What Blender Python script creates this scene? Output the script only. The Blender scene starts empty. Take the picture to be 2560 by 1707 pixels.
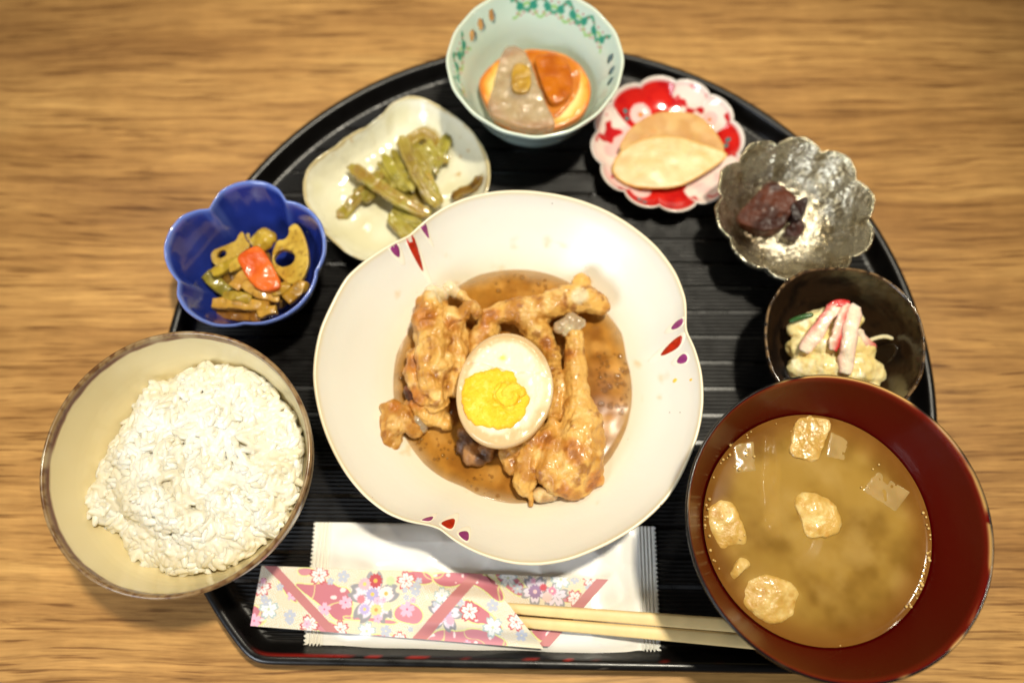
# A Japanese set meal on a half-moon lacquer tray: geometry is given in millimetres
# (x right, y away from the diner, z up from the table top) and scaled to metres.
import bpy, math, random
import numpy as np
from mathutils import Vector
from mathutils.bvhtree import BVHTree

rng = np.random.default_rng(7)
random.seed(7)
S = 0.001
R = math.radians
scn = bpy.context.scene
COL = scn.collection

# ------------------------------------------------------------------ camera, world, lamps, exposure
cam_d = bpy.data.cameras.new('camera')
cam_d.lens = 28; cam_d.sensor_width = 36; cam_d.clip_start = 0.01; cam_d.clip_end = 50
cam_d.dof.use_dof = True; cam_d.dof.focus_distance = 0.355; cam_d.dof.aperture_fstop = 3.3
cam = bpy.data.objects.new('camera', cam_d); COL.objects.link(cam)
cam.location = (0, 0, 0.415); cam.rotation_euler = (R(17.3), 0, 0)
scn.camera = cam

world = bpy.data.worlds.new('World'); scn.world = world; world.use_nodes = True
wb = world.node_tree.nodes['Background']
wb.inputs['Color'].default_value = (1.0, 0.92, 0.80, 1); wb.inputs['Strength'].default_value = 0.06

def lamp(name, typ, loc, target, power, color, **kw):
    d = bpy.data.lights.new(name, typ); d.energy = power; d.color = color
    for k, v in kw.items(): setattr(d, k, v)
    o = bpy.data.objects.new(name, d); COL.objects.link(o); o.location = loc
    o.rotation_euler = (Vector(target) - Vector(loc)).to_track_quat('-Z', 'Y').to_euler()
    return o
lamp('ceiling_spot', 'SPOT', (0.27, 0.27, 1.35), (-0.01, 0.09, 0), 88, (1.0, 0.92, 0.74), shadow_soft_size=0.04, spot_size=R(41), spot_blend=1.0)
lamp('ceiling_lamp', 'AREA', (-0.55, 0.75, 1.5), (0, 0.1, 0), 3.5, (1.0, 0.92, 0.76), shape='DISK', size=0.10)
lamp('ceiling_lamp', 'AREA', (0.15, 1.0, 1.5), (0, 0.1, 0), 2.5, (1.0, 0.92, 0.76), shape='DISK', size=0.10)
lamp('window_light', 'AREA', (-0.95, -1.0, 0.85), (0.03, 0.15, 0.03), 20, (0.85, 0.92, 1.0), shape='RECTANGLE', size=0.7, size_y=0.8)

vs = scn.view_settings
vs.view_transform = 'Standard'; vs.look = 'None'; vs.gamma = 1; vs.exposure = -0.08; vs.use_curve_mapping = False
scn.cycles.max_bounces = 8

# ------------------------------------------------------------------ helpers
def lin(c):
    c = np.asarray(c, float) / 255.0
    return np.where(c <= 0.04045, c / 12.92, ((c + 0.055) / 1.055) ** 2.4)

def _h(i, j, k, s):
    n = (i * 73856093) ^ (j * 19349663) ^ (k * 83492791) ^ (s * 2654435761)
    n = n & 0xffffffff
    n = ((n ^ (n >> 13)) * 1274126177) & 0xffffffff
    n = ((n ^ (n >> 16)) * 2246822519) & 0xffffffff
    return ((n ^ (n >> 15)) & 0xffffff) / float(0xffffff)

def noise(p, size, seed=0, octaves=1):
    """value noise in -1..1 for points p (n,3), feature size in mm"""
    p = np.asarray(p, float)
    if p.shape[1] == 2: p = np.c_[p, np.zeros(len(p))]
    out = np.zeros(len(p)); amp = 1.0; tot = 0
    for o in range(octaves):
        q = p / size + 1000 + 17.3 * o
        i = np.floor(q).astype(np.int64); f = q - i; f = f * f * (3 - 2 * f)
        v = 0
        for dx in (0, 1):
            for dy in (0, 1):
                for dz in (0, 1):
                    wt = (f[:, 0] if dx else 1 - f[:, 0]) * (f[:, 1] if dy else 1 - f[:, 1]) * (f[:, 2] if dz else 1 - f[:, 2])
                    v = v + wt * _h(i[:, 0] + dx, i[:, 1] + dy, i[:, 2] + dz, seed + o * 7)
        out += amp * (2 * v - 1); tot += amp; amp *= 0.5; size *= 0.5
    return out / tot

def sstep(a, b, x):
    t = np.clip((np.asarray(x, float) - a) / (b - a), 0, 1); return t * t * (3 - 2 * t)

def mixc(a, b, t):
    t = np.asarray(t, float)[..., None] if np.ndim(t) else t
    return np.asarray(a, float) * (1 - t) + np.asarray(b, float) * t

def wloc(o):
    v = Vector((0, 0, 0))
    while o is not None: v += o.location; o = o.parent
    return v

def obj(name, verts, faces, mat, parent=None, col=None, smooth=True, origin=None, uv=None):
    """verts in world mm -> one mesh object"""
    verts = np.asarray(verts, float) * S
    if parent is not None: org = np.array(wloc(parent))
    elif origin is not None: org = np.array(origin, float) * S
    else: org = np.array([verts[:, 0].mean(), verts[:, 1].mean(), verts[:, 2].min()])
    me = bpy.data.meshes.new(name)
    me.from_pydata((verts - org).tolist(), [], [tuple(map(int, f)) for f in faces])
    if smooth: me.polygons.foreach_set('use_smooth', [True] * len(me.polygons))
    if col is not None:
        a = me.color_attributes.new('Col', 'FLOAT_COLOR', 'POINT')
        c = np.ones((len(verts), 4)); col = np.asarray(col, float); c[:, :3] = lin(col[:, :3])
        if col.shape[1] == 4: c[:, 3] = col[:, 3]
        a.data.foreach_set('color', c.ravel())
    me.materials.append(mat); me.update()
    o = bpy.data.objects.new(name, me); COL.objects.link(o)
    if parent is not None: o.parent = parent
    else: o.location = org
    return o

def tag(o, label, cat, group=None, kind=None):
    if label: o['label'] = label
    if cat: o['category'] = cat
    if group: o['group'] = group
    if kind: o['kind'] = kind
    return o

def thing(name, label, cat, loc, group=None):
    o = bpy.data.objects.new(name, None); o.empty_display_size = 0.01
    COL.objects.link(o); o.location = Vector(loc) * S
    return tag(o, label, cat, group)

def mat(name, base=None, rough=0.5, spec=0.5, metal=0, sss=0, sr=(1, .45, .2), ss=0.004, coat=0, cr=0.06,
        bump=(), cvar=None, trans=0, ior=1.45, rvar=None, alpha=None, sheen=0, specks=None):
    m = bpy.data.materials.new(name); m.use_nodes = True
    nt = m.node_tree; N = nt.nodes; L = nt.links
    b = N['Principled BSDF']
    I = b.inputs
    I['Roughness'].default_value = rough; I['Specular IOR Level'].default_value = spec
    I['Metallic'].default_value = metal; I['IOR'].default_value = ior
    I['Subsurface Weight'].default_value = sss; I['Subsurface Radius'].default_value = sr; I['Subsurface Scale'].default_value = ss
    I['Coat Weight'].default_value = coat; I['Coat Roughness'].default_value = cr
    I['Transmission Weight'].default_value = trans
    if alpha is not None and alpha != 'attr': I['Alpha'].default_value = alpha
    tc = N.new('ShaderNodeTexCoord')
    if base is None:
        a = N.new('ShaderNodeVertexColor'); a.layer_name = 'Col'; src = a.outputs['Color']
        if alpha == 'attr': L.new(a.outputs['Alpha'], I['Alpha'])
    else:
        a = N.new('ShaderNodeRGB'); a.outputs[0].default_value = (*lin(base), 1); src = a.outputs[0]
    if cvar:                                             # (size_mm, value amount)
        n = N.new('ShaderNodeTexNoise'); n.inputs['Scale'].default_value = 1000 / cvar[0]; n.inputs['Detail'].default_value = 4
        L.new(tc.outputs['Object'], n.inputs['Vector'])
        mr = N.new('ShaderNodeMapRange'); mr.inputs['From Min'].default_value = .25; mr.inputs['From Max'].default_value = .75
        mr.inputs['To Min'].default_value = 1 - cvar[1]; mr.inputs['To Max'].default_value = 1 + cvar[1]
        L.new(n.outputs['Fac'], mr.inputs['Value'])
        h = N.new('ShaderNodeHueSaturation'); L.new(mr.outputs[0], h.inputs['Value']); L.new(src, h.inputs['Color'])
        src = h.outputs[0]
    if specks:                                           # (size_mm, radius fraction, colour, keep)
        v = N.new('ShaderNodeTexVoronoi'); v.inputs['Scale'].default_value = 1000 / specks[0]
        L.new(tc.outputs['Object'], v.inputs['Vector'])
        sx = N.new('ShaderNodeSeparateColor'); L.new(v.outputs['Color'], sx.inputs[0])
        k = N.new('ShaderNodeMath'); k.operation = 'LESS_THAN'; L.new(sx.outputs[0], k.inputs[0]); k.inputs[1].default_value = specks[3]
        r_ = N.new('ShaderNodeMath'); r_.operation = 'MULTIPLY'; L.new(sx.outputs[1], r_.inputs[0]); r_.inputs[1].default_value = specks[1]
        d = N.new('ShaderNodeMath'); d.operation = 'LESS_THAN'; L.new(v.outputs['Distance'], d.inputs[0]); L.new(r_.outputs[0], d.inputs[1])
        f = N.new('ShaderNodeMath'); f.operation = 'MULTIPLY'; L.new(k.outputs[0], f.inputs[0]); L.new(d.outputs[0], f.inputs[1])
        mx = N.new('ShaderNodeMix'); mx.data_type = 'RGBA'; L.new(f.outputs[0], mx.inputs['Factor']); L.new(src, mx.inputs['A'])
        mx.inputs['B'].default_value = (*lin(specks[2]), 1); src = mx.outputs['Result']
    L.new(src, I['Base Color'])
    if rvar:                                             # (size_mm, amount)
        n = N.new('ShaderNodeTexNoise'); n.inputs['Scale'].default_value = 1000 / rvar[0]; n.inputs['Detail'].default_value = 3
        L.new(tc.outputs['Object'], n.inputs['Vector'])
        mr = N.new('ShaderNodeMapRange'); mr.inputs['From Min'].default_value = .3; mr.inputs['From Max'].default_value = .7
        mr.inputs['To Min'].default_value = max(0.02, rough - rvar[1]); mr.inputs['To Max'].default_value = rough + rvar[1]
        L.new(n.outputs['Fac'], mr.inputs['Value']); L.new(mr.outputs[0], I['Roughness'])
    prev = None
    for (size, dist, *st) in bump:                       # (size_mm, depth_mm)
        n = N.new('ShaderNodeTexNoise'); n.inputs['Scale'].default_value = 1000 / size; n.inputs['Detail'].default_value = 3
        L.new(tc.outputs['Object'], n.inputs['Vector'])
        bp = N.new('ShaderNodeBump'); bp.inputs['Strength'].default_value = 1; bp.inputs['Distance'].default_value = dist * S
        L.new(n.outputs['Fac'], bp.inputs['Height'])
        if prev: L.new(prev.outputs[0], bp.inputs['Normal'])
        prev = bp
    if prev: L.new(prev.outputs[0], I['Normal'])
    return m

def chaikin(P, n=2, closed=False):
    P = np.asarray(P, float)
    for _ in range(n):
        if closed:
            Q = np.roll(P, -1, 0); P = np.stack([.75 * P + .25 * Q, .25 * P + .75 * Q], 1).reshape(-1, P.shape[1])
        else:
            A, B = P[:-1], P[1:]
            P = np.r_[P[:1], np.stack([.75 * A + .25 * B, .25 * A + .75 * B], 1).reshape(-1, P.shape[1]), P[-1:]]
    return P

def resample(P, step, closed=False):
    P = np.asarray(P, float)
    if closed: P = np.r_[P, P[:1]]
    d = np.r_[0, np.cumsum(np.linalg.norm(np.diff(P, axis=0), axis=1))]
    n = max(2, int(round(d[-1] / step)) + 1)
    t = np.linspace(0, d[-1], n)
    Q = np.stack([np.interp(t, d, P[:, k]) for k in range(P.shape[1])], 1)
    return Q[:-1] if closed else Q

def table_mod(tab):
    """radius table {deg: r} -> smooth periodic function of theta"""
    a = sorted(((k + 360) % 360, v) for k, v in tab)
    A = np.array([x[0] for x in a], float); V = np.array([x[1] for x in a], float)
    A = np.r_[A - 360, A, A + 360]; V = np.r_[V, V, V]
    g = np.arange(720) * .5
    y = np.interp(g, A, V)
    k = np.exp(-np.linspace(-2, 2, 15) ** 2); k /= k.sum()
    y = np.convolve(np.r_[y[-7:], y, y[:7]], k, 'valid')
    return lambda th: np.interp(np.degrees(th) % 360, np.r_[g, 360], np.r_[y, y[:1]])

def lathe(name, c, inside, outside, mod, m, parent, N=256, step=1.0, wpow=2.0, paint=None, zmod=None, holes=None, jitter=None, split=None):
    """inside: (r,z) from centre up to the rim; outside: (r,z) from the rim down to the foot and centre.
    mod(theta) = rim radius multiplier. paint(th, r, z, side, X, Y)"""
    ins = resample(chaikin(inside, 2), step); out = resample(chaikin(outside, 2), step)
    prof = np.r_[ins[1:], out[:-1]]; ni = len(ins) - 1
    rmax = prof[:, 0].max()
    th = np.arange(N) * 2 * math.pi / N
    w = np.clip(prof[:, 0] / rmax, 0, 1) ** wpow
    mm = mod(th)
    rr = prof[:, 0][:, None] * (1 + w[:, None] * (mm[None, :] - 1))
    zz = prof[:, 1][:, None] + np.zeros(N)[None, :]
    if zmod is not None: zz = zz + zmod(th)[None, :] * (w[:, None] ** 2)
    if jitter: zz = zz + 0; rr = rr + jitter * noise(np.c_[np.repeat(prof[:, 0], N) * 0 + np.tile(np.cos(th) * rmax, len(prof)), np.tile(np.sin(th) * rmax, len(prof)), np.repeat(prof[:, 1], N)], 5, 3, 2).reshape(rr.shape) * w[:, None] ** 4
    X = rr * np.cos(th); Y = rr * np.sin(th)
    nP = len(prof)
    V = np.stack([X + c[0], Y + c[1], zz + (c[2] if len(c) > 2 else 0)], -1).reshape(-1, 3)
    V = np.r_[V, [[c[0], c[1], inside[0][1]], [c[0], c[1], outside[-1][1]]]]
    F = []
    def dead(i, j): return holes is not None and (i, j) in hs
    hs = set()
    if holes is not None:
        for i in range(nP - 1):
            for j in range(N):
                if holes(th[j] + math.pi / N, (prof[i, 0] + prof[i + 1, 0]) / 2, (prof[i, 1] + prof[i + 1, 1]) / 2): hs.add((i, j))
    for i in range(nP - 1):
        for j in range(N):
            if (i, j) in hs: continue
            k = (j + 1) % N
            F.append((i * N + j, i * N + k, (i + 1) * N + k, (i + 1) * N + j))
    ci = nP * N
    for j in range(N):
        k = (j + 1) % N
        F.append((ci, k, j)); F.append((ci + 1, (nP - 1) * N + j, (nP - 1) * N + k))
    # faces must look outwards: the inside of the bowl faces up
    F = [tuple(reversed(f)) for f in F]
    col = None
    if paint:
        side = np.where(np.arange(nP) < ni, 1, -1)[:, None] + np.zeros(N)[None, :]
        TH = np.zeros(nP)[:, None] + th[None, :]
        col = np.array(paint(TH.ravel(), rr.ravel(), zz.ravel(), side.ravel(), X.ravel(), Y.ravel()), float)
        col = np.r_[col, col[:1], col[-1:]]
    if split is None: return obj(name, V, F, m, parent, col)
    # parts that look different (rim, lining ...) become meshes of their own
    groups = {}
    for f in F:
        k = f[0] if f[0] < nP * N else f[1]
        i = min(a for a in f if a < nP * N) // N
        groups.setdefault(split(prof[i, 0], prof[i, 1], 1 if i < ni else -1) or name, []).append(f)
    body = None
    for nm, fs in groups.items():
        used = sorted({a for f in fs for a in f}); mp = {a: k for k, a in enumerate(used)}
        o = obj(nm, V[used], [tuple(mp[a] for a in f) for f in fs], m, parent, None if col is None else col[used])
        if nm == name: body = o
    return body

def bvh(o):
    me = o.data; off = wloc(o)
    return BVHTree.FromPolygons([v.co + off for v in me.vertices], [tuple(p.vertices) for p in me.polygons])

def drop(tree, x, y, zt=120):
    h = tree.ray_cast(Vector((x * S, y * S, zt * S)), Vector((0, 0, -1)))
    return h[0].z / S if h[0] is not None else 0.0

def uvsphere(c, r, n=10, m=7):
    V = [(c[0], c[1], c[2] + r)]
    for i in range(1, m):
        a = math.pi * i / m
        for j in range(n):
            b = 2 * math.pi * j / n
            V.append((c[0] + r * math.sin(a) * math.cos(b), c[1] + r * math.sin(a) * math.sin(b), c[2] + r * math.cos(a)))
    V.append((c[0], c[1], c[2] - r))
    F = [(0, 1 + j, 1 + (j + 1) % n) for j in range(n)]
    for i in range(m - 2):
        for j in range(n):
            a = 1 + i * n; k = (j + 1) % n
            F.append((a + j, a + n + j, a + n + k, a + k))
    l = len(V) - 1; a = 1 + (m - 2) * n
    F += [(l, a + (j + 1) % n, a + j) for j in range(n)]
    return V, F

def voxelise(V, F, voxel, it=4):
    me = bpy.data.meshes.new('tmp'); me.from_pydata([tuple(v) for v in V], [], [tuple(f) for f in F])
    o = bpy.data.objects.new('tmp', me); COL.objects.link(o)
    r = o.modifiers.new('r', 'REMESH'); r.mode = 'VOXEL'; r.voxel_size = voxel
    if it:
        s = o.modifiers.new('s', 'SMOOTH'); s.factor = .5; s.iterations = it
    dg = bpy.context.evaluated_depsgraph_get()
    ev = o.evaluated_get(dg); m2 = ev.to_mesh()
    n = len(m2.vertices); co = np.zeros(n * 3); m2.vertices.foreach_get('co', co)
    no = np.zeros(n * 3); m2.vertices.foreach_get('normal', no)
    fc = [tuple(p.vertices) for p in m2.polygons]
    ev.to_mesh_clear(); bpy.data.objects.remove(o); bpy.data.meshes.remove(me)
    return co.reshape(-1, 3), no.reshape(-1, 3), fc

def chain(pts):
    """pts: (x,y,z,r) chain -> overlapping spheres"""
    V, F = [], []
    def add(c, r):
        v, f = uvsphere(c, r); k = len(V); V.extend(v); F.extend([tuple(a + k for a in q) for q in f])
    pts = [np.array(p, float) for p in pts]
    if len(pts) == 1: add(pts[0][:3], pts[0][3])
    for a, b in zip(pts[:-1], pts[1:]):
        n = max(2, int(np.linalg.norm(b[:3] - a[:3]) / (0.45 * min(a[3], b[3]))) + 1)
        for t in np.linspace(0, 1, n):
            q = a * (1 - t) + b * t; add(q[:3], q[3])
    return V, F

def blob(name, chains, m, parent, voxel=.8, it=4, bumps=((6, .8), (2.5, .4)), paint=None, seed=1, flat=None, ridged=0, fiber=None):
    V, F = [], []
    for c in chains:
        v, f = chain(c); k = len(V); V += v; F += [tuple(a + k for a in q) for q in f]
    co, no, fc = voxelise(V, F, voxel, it)
    for i, (s, a) in enumerate(bumps):
        n = noise(co, s, seed + i, 2)
        if ridged and i < ridged: n = 1 - 2 * np.abs(n) * 1.6
        co = co + no * (a * n)[:, None]
    if fiber: co = co + no * (fiber[2] * noise(co * np.array(fiber[0]), fiber[1], seed + 9, 2))[:, None]
    if flat is not None: co = flat(co)
    col = paint(co, no) if paint else None
    return obj(name, co, fc, m, parent, col)

def slab(name, poly, zf, thick, m, parent, holes=(), voxel=.6, it=4, bumps=((5, .3), (2, .15)), paint=None, seed=1, smooth_poly=2):
    """a soft slice: outline poly (xy mm), top surface zf(x,y)"""
    import bmesh
    bm = bmesh.new()
    loops = [chaikin(poly, smooth_poly, True)] + [np.asarray(h, float) for h in holes]
    es = []
    for lp in loops:
        vs_ = [bm.verts.new((x, y, 0)) for x, y in lp]
        es += [bm.edges.new((vs_[i], vs_[(i + 1) % len(vs_)])) for i in range(len(vs_))]
    bmesh.ops.triangle_fill(bm, use_beauty=True, use_dissolve=False, edges=es)
    g = bmesh.ops.extrude_face_region(bm, geom=bm.faces[:])
    for v in [e for e in g['geom'] if isinstance(e, bmesh.types.BMVert)]: v.co.z += thick
    bmesh.ops.recalc_face_normals(bm, faces=bm.faces[:])
    bm.verts.index_update()
    V = [tuple(v.co) for v in bm.verts]; F = [tuple(v.index for v in f.verts) for f in bm.faces]; bm.free()
    co, no, fc = voxelise(V, F, voxel, it)
    zt = np.array([zf(x, y) for x, y in co[:, :2]]) if callable(zf) else np.full(len(co), float(zf))
    for i, (s, a) in enumerate(bumps): co = co + no * (a * noise(co, s, seed + i, 2))[:, None]
    col = paint(co, no) if paint else None
    co[:, 2] += zt - thick
    return obj(name, co, fc, m, parent, col)

def plane3(p, q, r):
    """height function through three (x,y,z) points"""
    A = np.array([[p[0], p[1], 1], [q[0], q[1], 1], [r[0], r[1], 1]], float)
    a, b, c = np.linalg.solve(A, np.array([p[2], q[2], r[2]], float))
    return lambda x, y: a * x + b * y + c

def strip(name, path, width, thick, m, parent, paint=None, taper=.75, step=1.0, seed=1, bump=.25, ns=12, roll=0, grooves=0, square=3.0):
    P = resample(chaikin(path, 3), step); n = len(P)
    T = np.gradient(P, axis=0); T /= np.linalg.norm(T, axis=1)[:, None]
    up = np.array([math.sin(roll), 0, math.cos(roll)])
    Sd = np.cross(T, up); Sd /= np.linalg.norm(Sd, axis=1)[:, None]
    U = np.cross(Sd, T)
    a = np.arange(ns) * 2 * math.pi / ns
    cx = np.sign(np.cos(a)) * np.abs(np.cos(a)) ** (2 / square); cz = np.sign(np.sin(a)) * np.abs(np.sin(a)) ** (2 / square)
    t = np.linspace(0, 1, n); e = np.minimum(t, 1 - t) * n * step
    sc = taper + (1 - taper) * sstep(0, width * .5, e)
    V = P[:, None, :] + Sd[:, None, :] * (cx[None, :, None] * (width / 2 * sc)[:, None, None]) + U[:, None, :] * ((cz[None, :, None]) * thick / 2)
    if grooves: V = V + U[:, None, :] * (np.cos(cx * math.pi * grooves) * thick * .09 * (cz > 0))[None, :, None]
    V = V.reshape(-1, 3)
    V = V + np.stack([noise(V, 4, seed + k, 2) for k in range(3)], 1) * bump
    F = [(i * ns + j, i * ns + (j + 1) % ns, (i + 1) * ns + (j + 1) % ns, (i + 1) * ns + j) for i in range(n - 1) for j in range(ns)]
    k = len(V); V = np.r_[V, [V[:ns].mean(0)], [V[(n - 1) * ns:n * ns].mean(0)]]
    F += [(k, (j + 1) % ns, j) for j in range(ns)] + [(k + 1, (n - 1) * ns + j, (n - 1) * ns + (j + 1) % ns) for j in range(ns)]
    F = [tuple(reversed(f)) for f in F]
    uvt = np.r_[np.repeat(t, ns), 0, 1]; uvs = np.r_[np.tile(cx, n), 0, 0]
    col = paint(V, uvt, uvs) if paint else None
    return obj(name, V, F, m, parent, col)

def ngon_prism(name, poly, z0f, h, m, parent, col=None):
    """thin flat inlay following the surface z0f, h mm proud of it"""
    P = np.asarray(poly, float); n = len(P); c = P.mean(0)
    rings = [(1.0, -0.15), (0.97, h * .6), (0.80, h), (0.4, h)]
    V = []
    for s, dz in rings:
        for p in P:
            q = c + (p - c) * s; V.append((q[0], q[1], z0f(q[0], q[1]) + dz))
    V.append((c[0], c[1], z0f(*c) + h))
    F = []
    for i in range(len(rings) - 1):
        for j in range(n):
            k = (j + 1) % n; F.append((i * n + j, i * n + k, (i + 1) * n + k, (i + 1) * n + j))
    b = (len(rings) - 1) * n
    F += [(b + j, b + (j + 1) % n, len(V) - 1) for j in range(n)]
    area = sum(P[i - 1][0] * P[i][1] - P[i][0] * P[i - 1][1] for i in range(n))
    if area < 0: F = [tuple(reversed(f)) for f in F]
    cc = None if col is None else np.tile(np.asarray(col, float), (len(V), 1))
    return obj(name, V, F, m, parent, cc)

def disc(name, c, rf, z, m, parent=None, rings=24, N=160, bump=None, paint=None, meniscus=0.6):
    """a liquid surface with a small meniscus, closed underneath by a shallow body"""
    V, F = [], []
    th = np.arange(N) * 2 * math.pi / N; rr = rf(th)
    for i in range(1, rings + 1):
        s = i / rings
        for j in range(N):
            x, y = c[0] + rr[j] * s * math.cos(th[j]), c[1] + rr[j] * s * math.sin(th[j])
            V.append((x, y, z + meniscus * max(0, (s - .94) / .06) ** 2))
    V.append((c[0], c[1], z))
    for i in range(rings - 1):
        for j in range(N):
            k = (j + 1) % N; F.append((i * N + j, (i + 1) * N + j, (i + 1) * N + k, i * N + k))
    F += [(len(V) - 1, j, (j + 1) % N) for j in range(N)]
    V = np.array(V)
    if bump: V[:, 2] += bump[1] * noise(V, bump[0], 5, 2)
    return obj(name, V, F, m, parent, paint(V) if paint else None, origin=(c[0], c[1], z))

def in_poly(P, x, y):
    P = np.asarray(P, float); x = np.asarray(x, float); y = np.asarray(y, float)
    ins = np.zeros(x.shape, bool); n = len(P)
    for i in range(n):
        x1, y1 = P[i]; x2, y2 = P[(i + 1) % n]
        c = ((y1 > y) != (y2 > y)) & (x < (x2 - x1) * (y - y1) / (y2 - y1 + 1e-9) + x1)
        ins ^= c
    return ins

def edge_dist(P, x, y):
    P = np.asarray(P, float); d = np.full(np.shape(x), 1e9)
    for i in range(len(P)):
        a = P[i]; b = P[(i + 1) % len(P)]; ab = b - a
        t = np.clip(((x - a[0]) * ab[0] + (y - a[1]) * ab[1]) / (ab.dot(ab) + 1e-9), 0, 1)
        d = np.minimum(d, np.hypot(x - a[0] - t * ab[0], y - a[1] - t * ab[1]))
    return d

# ------------------------------------------------------------------ table top and the floor past its far edge
def wood():
    m = bpy.data.materials.new('wood_grain'); m.use_nodes = True
    nt = m.node_tree; N = nt.nodes; L = nt.links; b = N['Principled BSDF']
    tc = N.new('ShaderNodeTexCoord')
    def mapped(sx, sy, rot=0.0, src=None):
        mp = N.new('ShaderNodeMapping'); mp.inputs['Scale'].default_value = (sx, sy, 1); mp.inputs['Rotation'].default_value = (0, 0, rot)
        L.new(src or tc.outputs['Object'], mp.inputs['Vector']); return mp.outputs[0]
    def nz(vec, scale=1, detail=4, rough=.55, dist=0):
        n = N.new('ShaderNodeTexNoise'); n.inputs['Scale'].default_value = scale; n.inputs['Detail'].default_value = detail
        n.inputs['Roughness'].default_value = rough; n.inputs['Distortion'].default_value = dist
        L.new(vec, n.inputs['Vector']); return n.outputs['Fac']
    def ramp(f, stops):
        r = N.new('ShaderNodeValToRGB'); e = r.color_ramp.elements
        e[0].position, e[0].color = stops[0][0], (*stops[0][1], 1); e[1].position, e[1].color = stops[-1][0], (*stops[-1][1], 1)
        for p, c in stops[1:-1]:
            q = e.new(p); q.color = (*c, 1)
        L.new(f, r.inputs[0]); return r.outputs[0]
    def mix(a, c, f, mode='MIX'):
        x = N.new('ShaderNodeMix'); x.data_type = 'RGBA'; x.blend_type = mode
        if isinstance(f, float): x.inputs['Factor'].default_value = f
        else: L.new(f, x.inputs['Factor'])
        L.new(a, x.inputs['A']); L.new(c, x.inputs['B']); return x.outputs['Result']
    # a gentle warp so that the grain lines wander
    wv = N.new('ShaderNodeTexNoise'); wv.inputs['Scale'].default_value = 5; wv.inputs['Detail'].default_value = 2
    L.new(mapped(.7, 1.3), wv.inputs['Vector'])
    sub = N.new('ShaderNodeVectorMath'); sub.operation = 'SUBTRACT'; L.new(wv.outputs['Color'], sub.inputs[0]); sub.inputs[1].default_value = (.5, .5, .5)
    sc = N.new('ShaderNodeVectorMath'); sc.operation = 'MULTIPLY'; L.new(sub.outputs[0], sc.inputs[0]); sc.inputs[1].default_value = (.02, .028, 0)
    ad = N.new('ShaderNodeVectorMath'); L.new(tc.outputs['Object'], ad.inputs[0]); L.new(sc.outputs[0], ad.inputs[1])
    W = ad.outputs[0]
    c1 = ramp(nz(mapped(2.4, 26, -.05, W), 1, 7, .66, .4), [(.25, tuple(lin((140, 98, 54)))), (.42, tuple(lin((176, 130, 73)))), (.58, tuple(lin((195, 148, 85)))), (.78, tuple(lin((215, 172, 104))))])
    streak = ramp(nz(mapped(9, 190, -.05, W), 1, 5, .7), [(.34, (.56, .50, .44)), (.49, (.96, .95, .94)), (.66, (1.16, 1.18, 1.20))])
    c = mix(c1, streak, 1.0, 'MULTIPLY')
    fib = ramp(nz(mapped(40, 700, -.08, W), 1, 3, .6), [(.3, (.72, .70, .68)), (.5, (1, 1, 1)), (.7, (1.12, 1.12, 1.12))])
    c = mix(c, fib, .85, 'MULTIPLY')
    fig = ramp(nz(mapped(70, 35, .1, W), 1, 3, .6), [(.35, (.90, .89, .87)), (.55, (1, 1, 1)), (.7, (1.10, 1.10, 1.09))])
    c = mix(c, fig, .6, 'MULTIPLY')
    dk = nz(mapped(7, 75, -.05, W), 1, 6, .78, .6)
    dkr = ramp(dk, [(.30, (.40, .32, .26)), (.385, (1, 1, 1)), (1, (1, 1, 1))])
    c = mix(c, dkr, .8, 'MULTIPLY')
    pore = ramp(nz(mapped(20, 430, -.1, W), 1, 2, .5), [(.32, (.40, .32, .26)), (.41, (1, 1, 1)), (.64, (1, 1, 1)), (.74, (1.25, 1.27, 1.28))])
    c = mix(c, pore, .9, 'MULTIPLY')
    broad = ramp(nz(mapped(1.6, 9, -.04, W), 1, 3, .6), [(.36, (.72, .66, .60)), (.52, (1, 1, 1)), (.7, (1.08, 1.09, 1.08))])
    c = mix(c, broad, .9, 'MULTIPLY')
    L.new(c, b.inputs['Base Color'])
    b.inputs['Roughness'].default_value = .42; b.inputs['Specular IOR Level'].default_value = .35
    bp = N.new('ShaderNodeBump'); bp.inputs['Distance'].default_value = .00015; bp.inputs['Strength'].default_value = .6
    L.new(nz(mapped(20, 500, -.05, W), 1, 4, .6), bp.inputs['Height']); L.new(bp.outputs[0], b.inputs['Normal'])
    return m

def boxv(x0, x1, y0, y1, z0, z1, ch=0):
    V = [(x, y, z) for z in (z0, z1) for y in (y0, y1) for x in (x0, x1)]
    F = [(0, 2, 3, 1), (4, 5, 7, 6), (0, 1, 5, 4), (2, 6, 7, 3), (0, 4, 6, 2), (1, 3, 7, 5)]
    return V, F
V, F = boxv(-520, 560, -330, 357.5, -28, 0)
t = obj('table_top', V, F, wood(), None, None, False, origin=(0, 0, 0)); tag(t, 'brown wood grain table top under the tray', 'table', kind='structure')
V, F = boxv(-1500, 1500, -1200, 1800, -720, -715)
t = obj('floor', V, F, mat('dark_floor', (52, 40, 30), .6), None, None, False); tag(t, None, None, kind='structure')

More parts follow.
